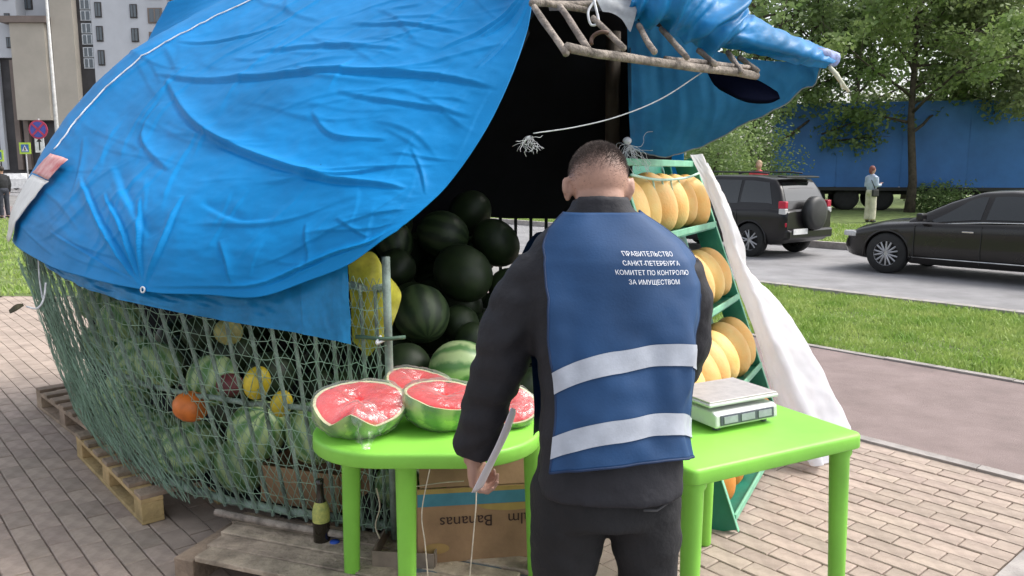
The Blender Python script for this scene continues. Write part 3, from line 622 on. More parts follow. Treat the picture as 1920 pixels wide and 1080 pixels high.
# ---- watermelons
m_wm = stripemat('watermelon_pale', (.40, .52, .25), (.11, .24, .08), 9)
m_wm2 = stripemat('watermelon_mid', (.10, .18, .06), (.02, .06, .018), 10)
m_wmd_shaded = M('watermelon_dark_shaded', (.011, .020, .009), .48, .3, 9, col2=(.024, .042, .014), spec=.4)  # dark green rind, darkened further with the stall's shade in the base colour
m_wm3_shaded = stripemat('watermelon_deep_shaded', (.032, .055, .02), (.011, .024, .009), 10, .48)  # striped rind with interior shade mixed into both stripe colours
def wm_mesh(mat, sx, sy, sz, seed):
    b = MB(); b.ell((0, 0, 0), (sx, sy, sz), 22, 14, f=lambda d: 1+.02*mnoise.noise(d*1.7+Vector((seed, 0, 0)))); me = b.mesh('watermelon', True, (mat,)); return me
wmm = [wm_mesh(m_wm, .125, .125, .138, 1), wm_mesh(m_wm, .115, .118, .118, 2), wm_mesh(m_wm, .13, .128, .145, 3)]
wmd = [wm_mesh(m_wmd_shaded, .125, .125, .15, 4), wm_mesh(m_wm3_shaded, .135, .13, .15, 5), wm_mesh(m_wmd_shaded, .115, .115, .12, 6)]
rw = random.Random(11)
def put(me, p, label, group, s=1.0, name='watermelon', cat='watermelon'):
    o = mkobj(name, me); o.location = p; o.rotation_euler = (rw.uniform(0, 6), rw.uniform(0, 6), rw.uniform(0, 6)); o.scale = (s, s, s)
    return tag(o, label, cat, group)
placed = []
def free(p, r):
    return all((p-q).length > (r+s)*.93 for q, s in placed)
def addm(me, p, r, label, group, s=1.0):
    placed.append((p, r)); return put(me, p, label, group, s)
# pale striped ones lying against the netting
ordn = ['first', 'second', 'third', 'fourth', 'fifth', 'sixth', 'seventh', 'eighth', 'ninth', 'tenth', 'eleventh', 'twelfth', 'thirteenth', 'fourteenth']
for rname, z, e_list in (('bottom', .305, np.arange(.97, .20, -.062)), ('second', .50, np.arange(.78, .23, -.062)), ('third', .68, np.arange(.60, .20, -.062)), ('top', .86, np.arange(.50, .20, -.07))):
    cnt = 0
    for e in e_list:
        e2 = e+rw.uniform(-.006, .006); p = wall(e2, z+rw.uniform(-.02, .02), -.155-rw.uniform(0, .03)-(.06 if z > .8 else 0))
        x, y, zc = proj(p)
        if .62 < e < .79 and z < .35: continue           # cardboard box stands here
        if abs(x-358) < 45 and abs(y-762) < 45: continue
        if free(p, .118): addm(wmm[rw.randrange(3)], p, .122, 'pale striped watermelon, '+ordn[min(13, cnt)]+' from the corner post in the '+rname+' row behind the netting', 'watermelons behind the netting', rw.uniform(.9, 1.06)); cnt += 1
# heap inside the stall
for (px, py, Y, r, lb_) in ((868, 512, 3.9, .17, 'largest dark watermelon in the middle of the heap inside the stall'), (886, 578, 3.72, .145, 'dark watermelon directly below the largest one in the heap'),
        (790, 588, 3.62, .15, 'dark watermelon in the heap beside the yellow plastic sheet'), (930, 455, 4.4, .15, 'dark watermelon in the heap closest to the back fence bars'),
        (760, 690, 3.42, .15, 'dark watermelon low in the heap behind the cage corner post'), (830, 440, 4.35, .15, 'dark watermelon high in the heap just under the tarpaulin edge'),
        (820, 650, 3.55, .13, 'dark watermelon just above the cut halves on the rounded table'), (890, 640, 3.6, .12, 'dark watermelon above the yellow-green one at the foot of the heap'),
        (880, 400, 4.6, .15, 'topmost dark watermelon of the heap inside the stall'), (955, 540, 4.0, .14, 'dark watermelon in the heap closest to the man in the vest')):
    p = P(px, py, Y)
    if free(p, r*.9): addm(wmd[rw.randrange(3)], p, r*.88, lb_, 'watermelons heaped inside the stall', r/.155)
placed.append((P(862, 690, 3.32), .13))
o = put(wm_mesh(m_wm, .12, .12, .135, 9), P(862, 690, 3.32), 'yellow-green watermelon at the foot of the heap beside the cut halves', None)
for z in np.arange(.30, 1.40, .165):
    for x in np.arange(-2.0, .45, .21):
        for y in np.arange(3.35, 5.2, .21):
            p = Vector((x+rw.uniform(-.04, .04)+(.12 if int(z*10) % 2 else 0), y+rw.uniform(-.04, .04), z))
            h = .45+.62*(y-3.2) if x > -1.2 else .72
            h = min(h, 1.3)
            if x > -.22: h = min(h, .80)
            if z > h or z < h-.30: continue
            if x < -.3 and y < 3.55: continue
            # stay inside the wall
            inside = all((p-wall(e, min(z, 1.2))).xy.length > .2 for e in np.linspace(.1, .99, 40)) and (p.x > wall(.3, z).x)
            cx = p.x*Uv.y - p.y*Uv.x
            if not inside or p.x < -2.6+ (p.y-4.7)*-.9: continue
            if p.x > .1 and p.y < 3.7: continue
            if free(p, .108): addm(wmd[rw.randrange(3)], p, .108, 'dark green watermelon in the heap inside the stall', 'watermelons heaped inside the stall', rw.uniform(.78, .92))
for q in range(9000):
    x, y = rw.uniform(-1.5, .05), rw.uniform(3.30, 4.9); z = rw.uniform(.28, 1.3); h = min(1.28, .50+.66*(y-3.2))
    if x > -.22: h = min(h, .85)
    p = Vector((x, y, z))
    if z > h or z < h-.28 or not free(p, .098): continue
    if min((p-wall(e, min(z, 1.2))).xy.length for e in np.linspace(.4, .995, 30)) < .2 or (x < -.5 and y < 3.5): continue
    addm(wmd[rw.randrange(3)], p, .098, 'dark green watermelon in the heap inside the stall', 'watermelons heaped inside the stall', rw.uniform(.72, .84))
# odd fruit behind the netting
def fruit(name, px, py, Y, r, mat, label, cat, el=1.0, ribs=0):
    b = MB(); b.ell((0, 0, 0), (r, r, r*el), 24, 14, f=(lambda d: 1+.045*abs(math.cos(ribs/2*math.atan2(d.y, d.x)))) if ribs else None)
    o = b.build(name, mat, None, smooth=True); o.location = P(px, py, Y); o.rotation_euler = (.3, .2, .5); return tag(o, label, cat)
m_or = M('orange_skin', (.62, .16, .02), .45, .2, 8); m_ym = M('yellow_skin', (.62, .48, .03), .45, .15, 8); m_pm = M('pale_melon', (.36, .34, .12), .6, .25, 12)
fruit('pumpkin', 358, 762, 3.36, .075, m_or, 'small orange pumpkin behind the cage netting', 'pumpkin', .82, 9)
fruit('melon', 482, 718, 3.22, .055, m_ym, 'small bright yellow melon behind the netting', 'melon', 1.35)
fruit('melon', 528, 757, 3.2, .045, m_ym, 'lower small yellow melon behind the netting', 'melon', 1.3)
fruit('melon', 428, 622, 3.3, .06, m_pm, 'pale yellowish melon just below the tarpaulin hem', 'melon', .9)
fruit('beetroot', 432, 722, 3.34, .06, M('dark_red_skin', (.16, .04, .045), .5), 'dark red round vegetable behind the netting', 'vegetable', .8)
# cardboard box inside the cage
def cbox(name, c, sz, rz, label, mat, tops=True):
    t = thing(name, label, 'box', (c[0], c[1], c[2]), rz); x, y, z = sz; w = .006
    MB().box((0, -y/2, z/2), (x, w, z)).build('front', mat, t, local=True, bevel=.002); MB().box((0, y/2, z/2), (x, w, z)).build('back', mat, t, local=True, bevel=.002)
    MB().box((-x/2, 0, z/2), (w, y-.014, z)).build('side', mat, t, local=True); MB().box((x/2, 0, z/2), (w, y-.014, z)).build('side', mat, t, local=True); MB().box((0, 0, .01), (x-.014, y-.014, .008)).build('bottom', mat, t, local=True)
    return t
m_card = M('cardboard', (.36, .22, .12), .85, .14, 5, bump=.1, bscale=30)
pc = wall(.72, .17, -.26); cbox('carton', (pc.x, pc.y, .16), (.40, .26, .17), rzF, 'brown cardboard carton lying inside the cage behind the netting', m_card)
# ================================================================== TABLES AND WHAT STANDS ON THEM
m_lime = M('lime_plastic', (0.26, 0.64, 0.08), 0.40, 0.09, 2.2, bump=0.03, bscale=120, spec=0.4)
def table(name, label, outline, legs, h=.72, lip=.052, leg_r=.034):
    cx = sum(p[0] for p in outline)/len(outline); cy = sum(p[1] for p in outline)/len(outline)
    t = thing(name, label, 'table', (cx, cy, 0)); b = MB(); n = len(outline)
    def loop(off, z):
        r = []
        for i in range(n):
            a = Vector((*outline[i-1], 0)); p = Vector((*outline[i], 0)); c = Vector((*outline[(i+1) % n], 0)); d = (c-a).normalized(); nr = Vector((d.y, -d.x, 0)); q = p+nr*off; r.append((q.x, q.y, z))
        return r
    L = [loop(-.013, h-.0005), loop(-.005, h-.003), loop(-.001, h-.008), loop(0, h-.014), loop(.001, h-lip+.004), loop(-.002, h-lip), loop(-.006, h-lip), loop(-.008, h-.012)]
    b.grid(L, closed=True); b.add(L[0], [tuple(range(n))]); b.add(L[-1], [tuple(range(n))])
    b.build('tabletop', m_lime, t, smooth=True, weld=True)
    for (x, y) in legs:
        lb = MB(); dx, dy = (x-cx)*.04, (y-cy)*.04; lb.tube([(x, y, h-.012), (x, y, h-.075), (x, y, h-.09), (x+dx*.6, y+dy*.6, .3), (x+dx, y+dy, .01), (x+dx, y+dy, 0)], [leg_r*1.25, leg_r*1.22, leg_r*1.02, leg_r*.9, leg_r*.8, leg_r*.7], 14); lb.build('leg', m_lime, t, smooth=True)
    return t
def rrect(c, ax, ay, hx, hy, r, n=7):
    pts = []; 
    for (sx, sy, a0) in ((1, 1, 0), (-1, 1, 90), (-1, -1, 180), (1, -1, 270)):
        for k in range(n+1):
            a = R(a0+90*k/n); x = sx*(hx-r)+r*math.cos(a); y = sy*(hy-r)+r*math.sin(a); p = Vector(c)+Vector(ax)*x+Vector(ay)*y; pts.append((p.x, p.y))
    return pts
A = G(1297, 884, .72); B = G(1622, 812, .72)
ax = (B-A).normalized(); ay = Vector((-ax.y, ax.x, 0)); lenx = (B-A).length; leny = .78
tc = A+ax*lenx/2+ay*leny/2
legs = [(tc+ax*sx*(lenx/2-.055)+ay*sy*(leny/2-.055)).xy[:] for sx in (-1, 1) for sy in (-1, 1)]
table('plastic_table', 'square lime green plastic table carrying the weighing scale', rrect(tc, ax, ay, lenx/2, leny/2, .035), legs)
TC = Vector((-.30, 2.85, 0))
table('plastic_table', 'rounded lime green plastic table carrying the cut watermelons', rrect(TC, (1, 0, 0), (0, 1, 0), .40, .385, .27, 10), [(-.355, 2.56), (-.595, 2.84), (.075, 2.83), (-.30, 3.13)], leg_r=.035)
# ---- cut watermelons in film
m_flesh = M('watermelon_flesh', (.72, .06, .065), .45, .12, 14, bump=.15, bscale=80, spec=.6)
m_rind = M('rind', (.72, .68, .42), .5, .1, 20)
m_film = filmmat()
m_cut = stripemat('cut_melon_skin', (.40, .56, .17), (.13, .30, .06), 9)
def halfmelon(name, c, r, rim, label, rz=0, seed=0, mat=None, tilt=(0, 0)):
    t = thing(name, label, 'watermelon', c, rz); n = 48; zc = r*.62
    rotm = Matrix.Rotation(tilt[0], 3, 'X') @ Matrix.Rotation(tilt[1], 3, 'Y')
    def pt(th, ph, k=1.0):
        d = Vector((math.cos(ph)*math.cos(th), math.cos(ph)*math.sin(th), math.sin(ph))); return rotm @ Vector((d.x*r*k*1.08, d.y*r*k, d.z*r*.74*k)) + Vector((0, 0, zc))
    rimf = [rim(2*PI*j/n) for j in range(n)]
    out = MB(); rows = []
    for i in range(15):
        f = i/14; rows.append([pt(2*PI*j/n, -PI/2+(rimf[j]+PI/2)*f) for j in range(n)])
    out.grid(rows, closed=True); o = out.build('skin', mat or m_cut, t, smooth=True, local=True)
    rb = MB(); rb.grid([[pt(2*PI*j/n, rimf[j], k) for j in range(n)] for k in (1.0, .985, .955, .93)], closed=True); rb.build('rind', m_rind, t, smooth=True, local=True)
    fl = MB(); rows = []
    for i in range(9):
        k = .93*(1-i/8); rows.append([])
        for j in range(n):
            p = pt(2*PI*j/n, rimf[j], .93); c0 = rotm @ Vector((0, 0, r*.06)) + Vector((0, 0, zc)); rows[-1].append(c0.lerp(p, 1-i/8) + Vector((0, 0, .006*mnoise.noise(Vector((i*1.1, j*.5, seed))))))
    fl.grid(rows, closed=True); fl.build('flesh', m_flesh, t, smooth=True, local=True)
    fm = MB(); rows = []
    for i in range(22):
        f = i/21; rows.append([])
        for j in range(n):
            th = 2*PI*j/n
            if f < .72: p = pt(th, -PI/2+.5+(rimf[j]+.08+PI/2-.5)*(f/.72), 1.03)
            else:
                q = pt(th, rimf[j]+.08, 1.03); p = q.lerp(rotm @ Vector((0, 0, r*.14))+Vector((0, 0, zc)), (f-.72)/.28*.9) + Vector((0, 0, .02*math.sin((f-.72)/.28*PI)))
            w = .010*mnoise.noise(Vector((th*2.5+seed, f*6, 1)))+.006*mnoise.noise(Vector((th*9, f*14, seed))); d = Vector((p.x, p.y, p.z-zc)).normalized(); rows[-1].append(p+d*w)
    fm.grid(rows, closed=True); fo = fm.build('cling_film', m_film, t, smooth=True, local=True)
    # gathered tail of the film
    return t
def zig(levels):
    k = len(levels)
    def f(th):
        x = (th/(2*PI) % 1)*k; i = int(x); u = x-i; u = u*u*(3-2*u)*.5+u*.5; return levels[i % k]*(1-u)+levels[(i+1) % k]*u
    return f
c1 = G(664, 800, .72)+Vector((0, .07, 0)); c1.z = .72
halfmelon('cut_watermelon', (-.53, 2.69, .722), .150, zig([-.10, .22, .34, .40, .42, .42, .38, .18, -.22, .16, -.34, -.26]), 'cut watermelon with zigzag red flesh in clear film on the left of the table', 0, 1, tilt=(.05, -.06))
halfmelon('cut_watermelon', (-.24, 2.76, .722), .142, zig([.10, .25, .34, .38, .36, .32, .32, .28, .14, .08, .06, .08]), 'halved watermelon with flat red top in film, second on the rounded table', .4, 5, tilt=(.03, .06))
halfmelon('cut_watermelon', (-.36, 2.98, .722), .13, zig([.2, .3, .4, .45, .4, .3, .25, .2, .2, .2, .2, .2]), 'wrapped half watermelon behind the other two on the rounded table', 1.2, 8, tilt=(.12, 0))
halfmelon('cut_watermelon', (-.015, 2.78, .722), .10, zig([.0, .3, .5, .5, .3, .1, -.1, -.2, -.2, -.1, -.1, -.1]), 'small cut watermelon piece partly hidden behind the standing man', .2, 12, tilt=(.3, 0))
b = MB(); fg = crgrid([[P(655, 770, 2.56), P(690, 752, 2.55), P(725, 775, 2.56)], [P(665, 800, 2.53), P(690, 790, 2.49), P(720, 800, 2.53)], [P(668, 826, 2.52), P(684, 845, 2.46), P(700, 828, 2.5)]], 30, 30)
b.grid([[tuple(Vector(p)+Vector((.012*nz3(p, 34), .03*nz3(p, 26, 3), .012*nz3(p, 30, 7)))) for p in r] for r in fg]); o = b.build('film_tail', m_film, None, smooth=True); tag(o, 'crumpled tail of clear film hanging in front of the zigzag cut watermelon', 'film')
# ---- weighing scale
sc = G(1356, 784, .722); srz = math.atan2(ax.y, ax.x)
s = thing('weighing_scale', 'white electronic weighing scale with steel plate on the green table', 'scale', sc, srz)
m_sc = M('scale_white', (.66, .67, .66), .35, .06, 8); m_st = M('brushed_steel', (.66, .61, .59), .32, .08, 30, metal=.5); m_dk = M('scale_dark', (.09, .10, .13), .3); m_lcd = M('lcd_grey', (.34, .37, .40), .25, .1, 30)
b = MB(); hw = .145
prof = [(-.115, .015), (-.122, .020), (-.118, .062), (-.100, .070), (.10, .070), (.115, .060), (.115, .015)]
b.grid([[Vector((x, y, z)) for (y, z) in prof] for x in (-hw, hw)]); b.add([Vector((-hw, y, z)) for y, z in prof], [tuple(range(7))]); b.add([Vector((hw, y, z)) for y, z in prof], [tuple(range(7))]); b.add([(-hw, -.115, .015), (hw, -.115, .015), (hw, .115, .015), (-hw, .115, .015)], [(0, 1, 2, 3)])
b.build('body', m_sc, s, local=True, bevel=.006, weld=True)
rx = Matrix.Rotation(R(-6), 3, 'X')
MB().box((0, -.1215, .041), (.25, .004, .036), rx).build('display_panel', m_dk, s, local=True, bevel=.002)
for x in (-.08, 0, .08): MB().box((x, -.1245, .042), (.062, .003, .024), rx).build('display', m_lcd, s, local=True)
for x in (-.11, .11):
    for y in (-.085, .085): MB().tube([(x, y, 0), (x, y, .018)], .014, 10).build('foot', m_dk, s, local=True)
MB().box((0, .012, .079), (.10, .08, .018)).build('riser', m_dk, s, local=True)
MB().box((0, .012, .0935), (.325, .235, .013)).build('tray', m_sc, s, local=True, bevel=.005)
MB().box((0, .012, .1035), (.315, .225, .006)).build('plate', m_st, s, local=True, bevel=.002)
# ---- banana box, boards and things under the table
bz = .13; bc = P(882, 1000, 3.0); brz = R(8)
bx = cbox('banana_box', (bc.x+.04, 3.08, bz), (.52, .34, .30), brz, 'brown cardboard fruit box with upside-down lettering under the rounded table', m_card)
m_blue_print = M('box_blue', (.07, .25, .33), .8, .1, 9); m_yel_print = M('box_yellow', (.42, .30, .09), .8, .1, 9); m_ink = M('box_ink', (.05, .025, .02), .8)
yf = -.17-.0045
MB().box((0, yf, .255), (.518, .0015, .05)).build('blue_band', m_blue_print, bx, local=True)
MB().box((0, yf, .289), (.518, .0015, .018)).build('yellow_band', m_yel_print, bx, local=True)
b = MB(); b.add([(.10+.13*math.cos(a), yf-.0008, .229-.03*math.sin(a)) for a in np.linspace(0, PI, 14)], [tuple(range(14))]); b.build('yellow_arc', m_yel_print, bx, local=True)
for wd_, OFF in (('Palm', .145), ('Bananas', -.075)):
  me = textmesh(wd_, .064); me.materials.append(m_ink)
  for v in me.vertices: v.co = Vector((-v.co.x+OFF, yf-.0022, .185-v.co.y))
  mkobj('lettering', me, bx, local=True)
b = MB(); b.add([(-.19+.05*math.cos(a), yf-.0012, .06+.022*math.sin(a)) for a in np.linspace(0, 2*PI, 18)], [tuple(range(18))]); b.build('printed_fruit', M('box_fade', (.40, .25, .09), .8), bx, local=True)
for (x0, ang, w) in ((0, R(62), .50),):
    MB().box((x0, -.17+.055*math.cos(ang), .30+.055*math.sin(ang)+.003), (w, .11, .004), Matrix.Rotation(ang, 3, 'X')).build('flap', m_card, bx, local=True)
MB().box((.02, .02, .287), (.46, .25, .03), Matrix.Rotation(.05, 3, 'Y')).build('paper_filling', M('box_paper', (.46, .40, .16), .8, .3, 12), bx, local=True)
lowb = cbox('carton', (-.40, 2.98, 0), (.24, .26, .19), R(-6), 'grey-brown carton on the ground between the rounded table legs', M('card_grey', (.25, .20, .16), .85, .2, 8))
b = MB().box((bc.x+.04, 3.05, .065), (.62, .42, .128), Matrix.Rotation(brz, 3, 'Z')).build('crate', M('blue_grey_crate', (.16, .20, .23), .6, .2, 12), bevel=.008); tag(b, 'low blue-grey crate under the fruit box', 'crate')
bt = thing('bottle', 'dark glass bottle with a yellow label beside the rounded table', 'bottle', G(604, 1022, .11))
b = MB(); b.lathe([(0, 0), (.030, 0), (.034, .006), (.034, .14), (.030, .165), (.016, .20), (.0135, .255), (.0155, .26), (.0155, .28), (0, .28)], 18); b.build('glass', M('brown_glass', (.018, .014, .008), .12, spec=.7), bt, smooth=True, local=True)
b = MB(); b.lathe([(.0348, .105), (.0350, .145), (.0310, .166), (.0225, .188)], 18); b.build('label', M('label_yellow', (.60, .58, .16), .6, .25, 60, col2=(.3, .36, .1)), bt, smooth=True, local=True)
b = MB(); b.lathe([(0, 0), (.016, 0), (.016, .018), (.013, .022), (0, .022)], 14); o = b.build('plastic_scrap', M('cap_blue', (.03, .10, .50), .4), None, smooth=True); o.location = G(628, 1026, .11); o.scale = (1.3,)*3; tag(o, 'bright blue plastic cap lying beside the dark bottle', 'plastic')
b = MB(); dg_ = crgrid([[G(470, 1075, .03), G(560, 1050, .05), G(640, 1030, .06)], [G(520, 1110, .01), G(600, 1100, .02), G(680, 1080, .03)], [G(560, 1150, .0), G(640, 1140, .01), G(720, 1120, .01)]], 20, 16); b.grid([[tuple(Vector(p)+Vector((0, 0, .01+.008*nz3(p, 12)))) for p in r] for r in dg_]); o = b.build('black_sheet', M('ground_black', (.02, .018, .02), .5), None, smooth=True); o.modifiers.new('t', 'SOLIDIFY').thickness = .003; tag(o, 'thin black sheet on the ground in front of the board platform', 'plastic')  # thin, slightly rumpled black surface just above the ground
rope('string', [Vector((-.265, 2.475, .67)), P(791, 960, 2.5), P(797, 1020, 2.5), P(803, 1090, 2.5)], .0022, 'thin twine hanging from the rounded table on the left of the fruit box', m_twine)
rope('string', [Vector((-.115, 2.42, .76)), P(893, 930, 2.38), P(888, 1000, 2.36), P(880, 1090, 2.36)], .0022, 'thin twine hanging below the hand of the standing man', m_twine)
rope('string', [P(780, 912, 2.70), P(830, 905, 2.72), P(870, 902, 2.74)], .002, 'short twine stretched across the top of the fruit box', m_twine)
rope('string', [P(706, 915, 2.95), P(712, 950, 2.95), P(704, 985, 2.96), P(712, 1010, 2.96)], .003, 'loose pale string hanging between the table legs', m_twine)

# ================================================================== MELON RACK
m_rack = M('rack_green', (.02, .20, .13), .45, .14, 6, bump=.05, bscale=40); m_rack_l = M('rack_edge', (.20, .50, .33), .5, .1, 10)
rdir = Vector((math.sin(R(27.6)), math.cos(R(27.6)), 0)); rn = Vector((rdir.y, -rdir.x, 0))
foot = G(1385, 1000, 0); RL = 1.32; lean = .60; RH = 1.68
rk = thing('melon_rack', 'green wooden stepped rack full of yellow melons', 'rack', foot, 0)
def rp_(t, d, z): return foot + rdir*t - rn*(lean*z/1.65 + d) + Vector((0, 0, z))     # t along, d behind the front slope
def rbox(a, b, w, d, name, mat, up=None):
    a, b = Vector(a), Vector(b); z = (b-a).normalized(); x = (up or rdir); x = (x-z*x.dot(z)).normalized(); y = z.cross(x); rot = Matrix((x, y, z)).transposed(); return MB().box((a+b)/2, (w, d, (b-a).length), rot).build(name, mat, rk, bevel=.003)
for t in (0, RL): 
    rbox(rp_(t, .06, 0), rp_(t, .06, RH), .022, .125, 'side_board', m_rack)
    rbox(rp_(t-.003 if t == 0 else t+.003, -.004, 0.01), rp_(t-.003 if t == 0 else t+.003, -.004, RH), .026, .006, 'edge_strip', m_rack_l)
for t in (.04, RL-.04): rbox(rp_(t, .42, 0) , rp_(t, .16, RH-.02), .03, .04, 'rear_leg', m_rack)
rbox(rp_(0, .03, RH-.02), rp_(RL, .03, RH-.02), .035, .045, 'top_bar', m_rack_l, Vector((0, 0, 1)))
for k in range(16):
    z0 = .05+k*.1; rbox(rp_(.012, .205, z0+.05), rp_(RL-.012, .205, z0+.05), .094, .012, 'back_board', m_rack, Vector((0, 0, 1))-rn*lean/1.65)
zs = [.05, .455, .86, 1.285]
m_mel = M('melon_yellow', (.82, .44, .115), .55, .14, 9, bump=.15, bscale=70, rnd=.13, col2=(.76, .54, .20)); m_mel_o = M('melon_orange', (.74, .28, .04), .5, .14, 7, bump=.1, bscale=90, rnd=.06)
def melon_mesh(mat, r, h, seed):
    b = MB(); b.ell((0, 0, 0), (r, r*.96, h), 22, 16, f=lambda d: 1+.02*mnoise.noise(d*2+Vector((seed, 0, 0)))-.03*max(0, d.z)**3); return b.mesh('melon', True, (mat,))
mm = [melon_mesh(m_mel, .115, .165, 1), melon_mesh(m_mel, .108, .158, 2), melon_mesh(m_mel, .120, .172, 3)]; mo = [melon_mesh(m_mel_o, .108, .150, 4), melon_mesh(m_mel_o, .10, .14, 5)]
names = ['lowest', 'second lowest', 'third', 'top']
for si, z in enumerate(zs):
    rbox(rp_(.012, .10, z), rp_(RL-.012, .10, z), .016, .20, 'shelf', m_rack, Vector((0, 0, 1)))
    rbox(rp_(.0, -.005, z+.018), rp_(RL, -.005, z+.018), .034, .012, 'shelf_lip', m_rack_l if si else m_rack_l, Vector((0, 0, 1)))
    n = 6
    for k in range(n):
        t = .11+k*(RL-.20)/(n-1); me = (mo if si == 0 else mm)[(k*7+si) % (2 if si == 0 else 3)]
        c = rp_(t+random.uniform(-.02, .02), .085, z+.158+random.uniform(-.005, .012)); up = (Vector((0, 0, 1.0))-rn*random.uniform(.42, .62) + rdir*random.uniform(-.22, .12)).normalized()
        o = mkobj('melon', me); o.location = c; o.rotation_euler = up.to_track_quat('Z', 'Y').to_euler(); o.rotation_euler.rotate_axis('Z', random.uniform(0, 6))
        tag(o, ('orange' if si == 0 else 'yellow')+' oval melon, '+ordn[k]+' from the near end on the '+names[si]+' rack shelf', 'melon', 'melons on the '+names[si]+' rack shelf')
# green price cord across the top of the rack
b = MB(); b.tube([tuple(p) for p in cr1([rp_(.05, -.02, 1.60), rp_(.4, -.03, 1.575), rp_(.9, -.03, 1.58), rp_(RL, -.02, 1.61)], 24)], .007, 6)
for t in (.35, .5, .65, .8): b.tube([rp_(t, -.02, 1.58), rp_(t+.02, .0, 1.50)], .005, 5)
b.build('cord', M('mint_cord', (.45, .66, .55), .6), rk, smooth=True)
# ---- white cloth over the far end of the rack
CL = [[(1294.0, 290, 4.5), (1314, 290, 4.54), (1320, 302, 4.62), (1334.0, 318, 4.75)], [(1318.8, 340, 4.47), (1340, 342, 4.5), (1350, 362, 4.64), (1366.0, 380, 4.82)], [(1347.6, 410, 4.44), (1368, 412, 4.47), (1382, 440, 4.64), (1396.0, 465, 4.88)], [(1372.4, 490, 4.41), (1390, 492, 4.44), (1398, 510, 4.62), (1404.0, 535, 4.88)], [(1397.2, 560, 4.37), (1422, 556, 4.4), (1450, 570, 4.58), (1470.0, 592, 4.86)], [(1424, 640, 4.33), (1456, 632, 4.34), (1496, 640, 4.54), (1524, 665, 4.84)], [(1446, 720, 4.29), (1488, 712, 4.28), (1534, 716, 4.48), (1570, 745, 4.8)], [(1468, 800, 4.25), (1516, 796, 4.22), (1562, 796, 4.42), (1606, 806, 4.74)], [(1496, 868, 4.22), (1534, 872, 4.16), (1562, 868, 4.26), (1600, 850, 4.55)]]
lg = crgrid([[P(*c) for c in r] for r in CL], 70, 110); ln = gnormals(lg)
for i in range(110):
    for j in range(70):
        a = j/69; b_ = i/109; k = .15+.85*b_
        lg[i, j] += ln[i, j]*k*(.040*math.sin(a*13+1.2*math.sin(b_*4)+b_*1.5)+.02*mnoise.noise(Vector((a*5, b_*3, 2))))+ln[i, j]*(.010*mnoise.noise(Vector((a*7, b_*16, 5)))+.006*mnoise.noise(Vector((a*15-b_*9, b_*30, 8)))); lg[i, j][2] = max(.012, lg[i, j][2])
b = MB(); b.grid([[tuple(p) for p in r] for r in lg]); o = b.build('white_cloth', M('white_cloth', (.85, .86, .92), .75, .04, 4, bump=.08, bscale=20, transl=.5), None, smooth=True)
tag(o, 'white sheet draped over the end of the melon rack down to the ground', 'cloth')
# dark bag on the ground behind the man
b = MB(); b.ell((.62, 3.75, .22), (.22, .2, .24), 20, 12, f=lambda d: 1+.15*mnoise.noise(d*2.5)); o = b.build('sack', M('grey_sack', (.16, .17, .17), .7, .3, 8), None, smooth=True); tag(o, 'grey sack on the ground behind the man under the green table', 'sack')
# ================================================================== THE STANDING MAN
m_skin = M('skin', (.43, .25, .185), .5, .08, 12, bump=.08, bscale=150)
m_jkt = M('dark_jacket', (.013, .013, .018), .75, .18, 5, bump=.15, bscale=70)
m_vest = M('blue_vest', (.005, .050, .150), .65, .12, 4, bump=.05, bscale=160)
m_refl = M('reflective_tape', (.42, .45, .51), .4, .06, 25, bump=.05, bscale=200)
m_trs = M('black_trousers', (.010, .010, .012), .8, .2, 6, bump=.18, bscale=80)
m_hair = M('cropped_hair', (.11, .085, .075), .7, .2, 30)
man = thing('person', 'man in a blue vest with white lettering, seen from behind at the green tables', 'person', (.255, 2.02, 0))
zk = [.80, .90, 1.0, 1.12, 1.25, 1.33, 1.39, 1.43, 1.47, 1.505, 1.53]
ck = [(.255, 2.00), (.255, 2.01), (.256, 2.02), (.258, 2.05), (.258, 2.09), (.255, 2.115), (.252, 2.13), (.248, 2.14), (.243, 2.145), (.240, 2.15), (.238, 2.152)]
ak = [.190, .186, .184, .193, .214, .224, .216, .192, .148, .10, .073]; bk = [.150, .140, .132, .135, .140, .138, .130, .118, .098, .080, .070]
YAW = R(23)
def torso(z, th, off=0.0):
    """th = 0 points at the back (towards the camera), positive to the right"""
    a = np.interp(z, zk, ak)+off; b_ = np.interp(z, zk, bk)+off; cx = np.interp(z, zk, [c[0] for c in ck]); cy = np.interp(z, zk, [c[1] for c in ck])
    s, c = math.sin(th), math.cos(th); e = 2/2.5
    x = a*math.copysign(abs(s)**e, s); y = -b_*math.copysign(abs(c)**e, c)
    return Vector((cx+x, cy+y, z))
jk = MB()
rows = [[torso(z, 2*PI*j/40) for j in range(40)] for z in np.linspace(.80, 1.53, 40)]
jk.grid(rows, closed=True); jk.add(rows[0], [tuple(range(40))]); jk.add(rows[-1], [tuple(range(40))])
LA = [Vector((.092, 2.12, 1.360)), Vector((.025, 2.115, 1.265)), Vector((-.02, 2.12, 1.15)), Vector((-.045, 2.13, 1.06)), Vector((-.078, 2.165, .95)), Vector((-.100, 2.19, .865)), Vector((-.108, 2.20, .815))]
jk.tube(LA, [.082, .084, .078, .072, .069, .066, .055], 16)
RA = [Vector((.422, 2.13, 1.360)), Vector((.462, 2.15, 1.27)), Vector((.472, 2.18, 1.15)), Vector((.468, 2.22, 1.08)), Vector((.44, 2.33, 1.03)), Vector((.40, 2.43, 1.0))]
jk.tube(RA, [.085, .086, .080, .078, .07, .056], 16)
jk.tube([Vector((.238, 2.152, 1.48)), Vector((.238, 2.150, 1.52)), Vector((.237, 2.154, 1.548))], [.092, .080, .078], 20)
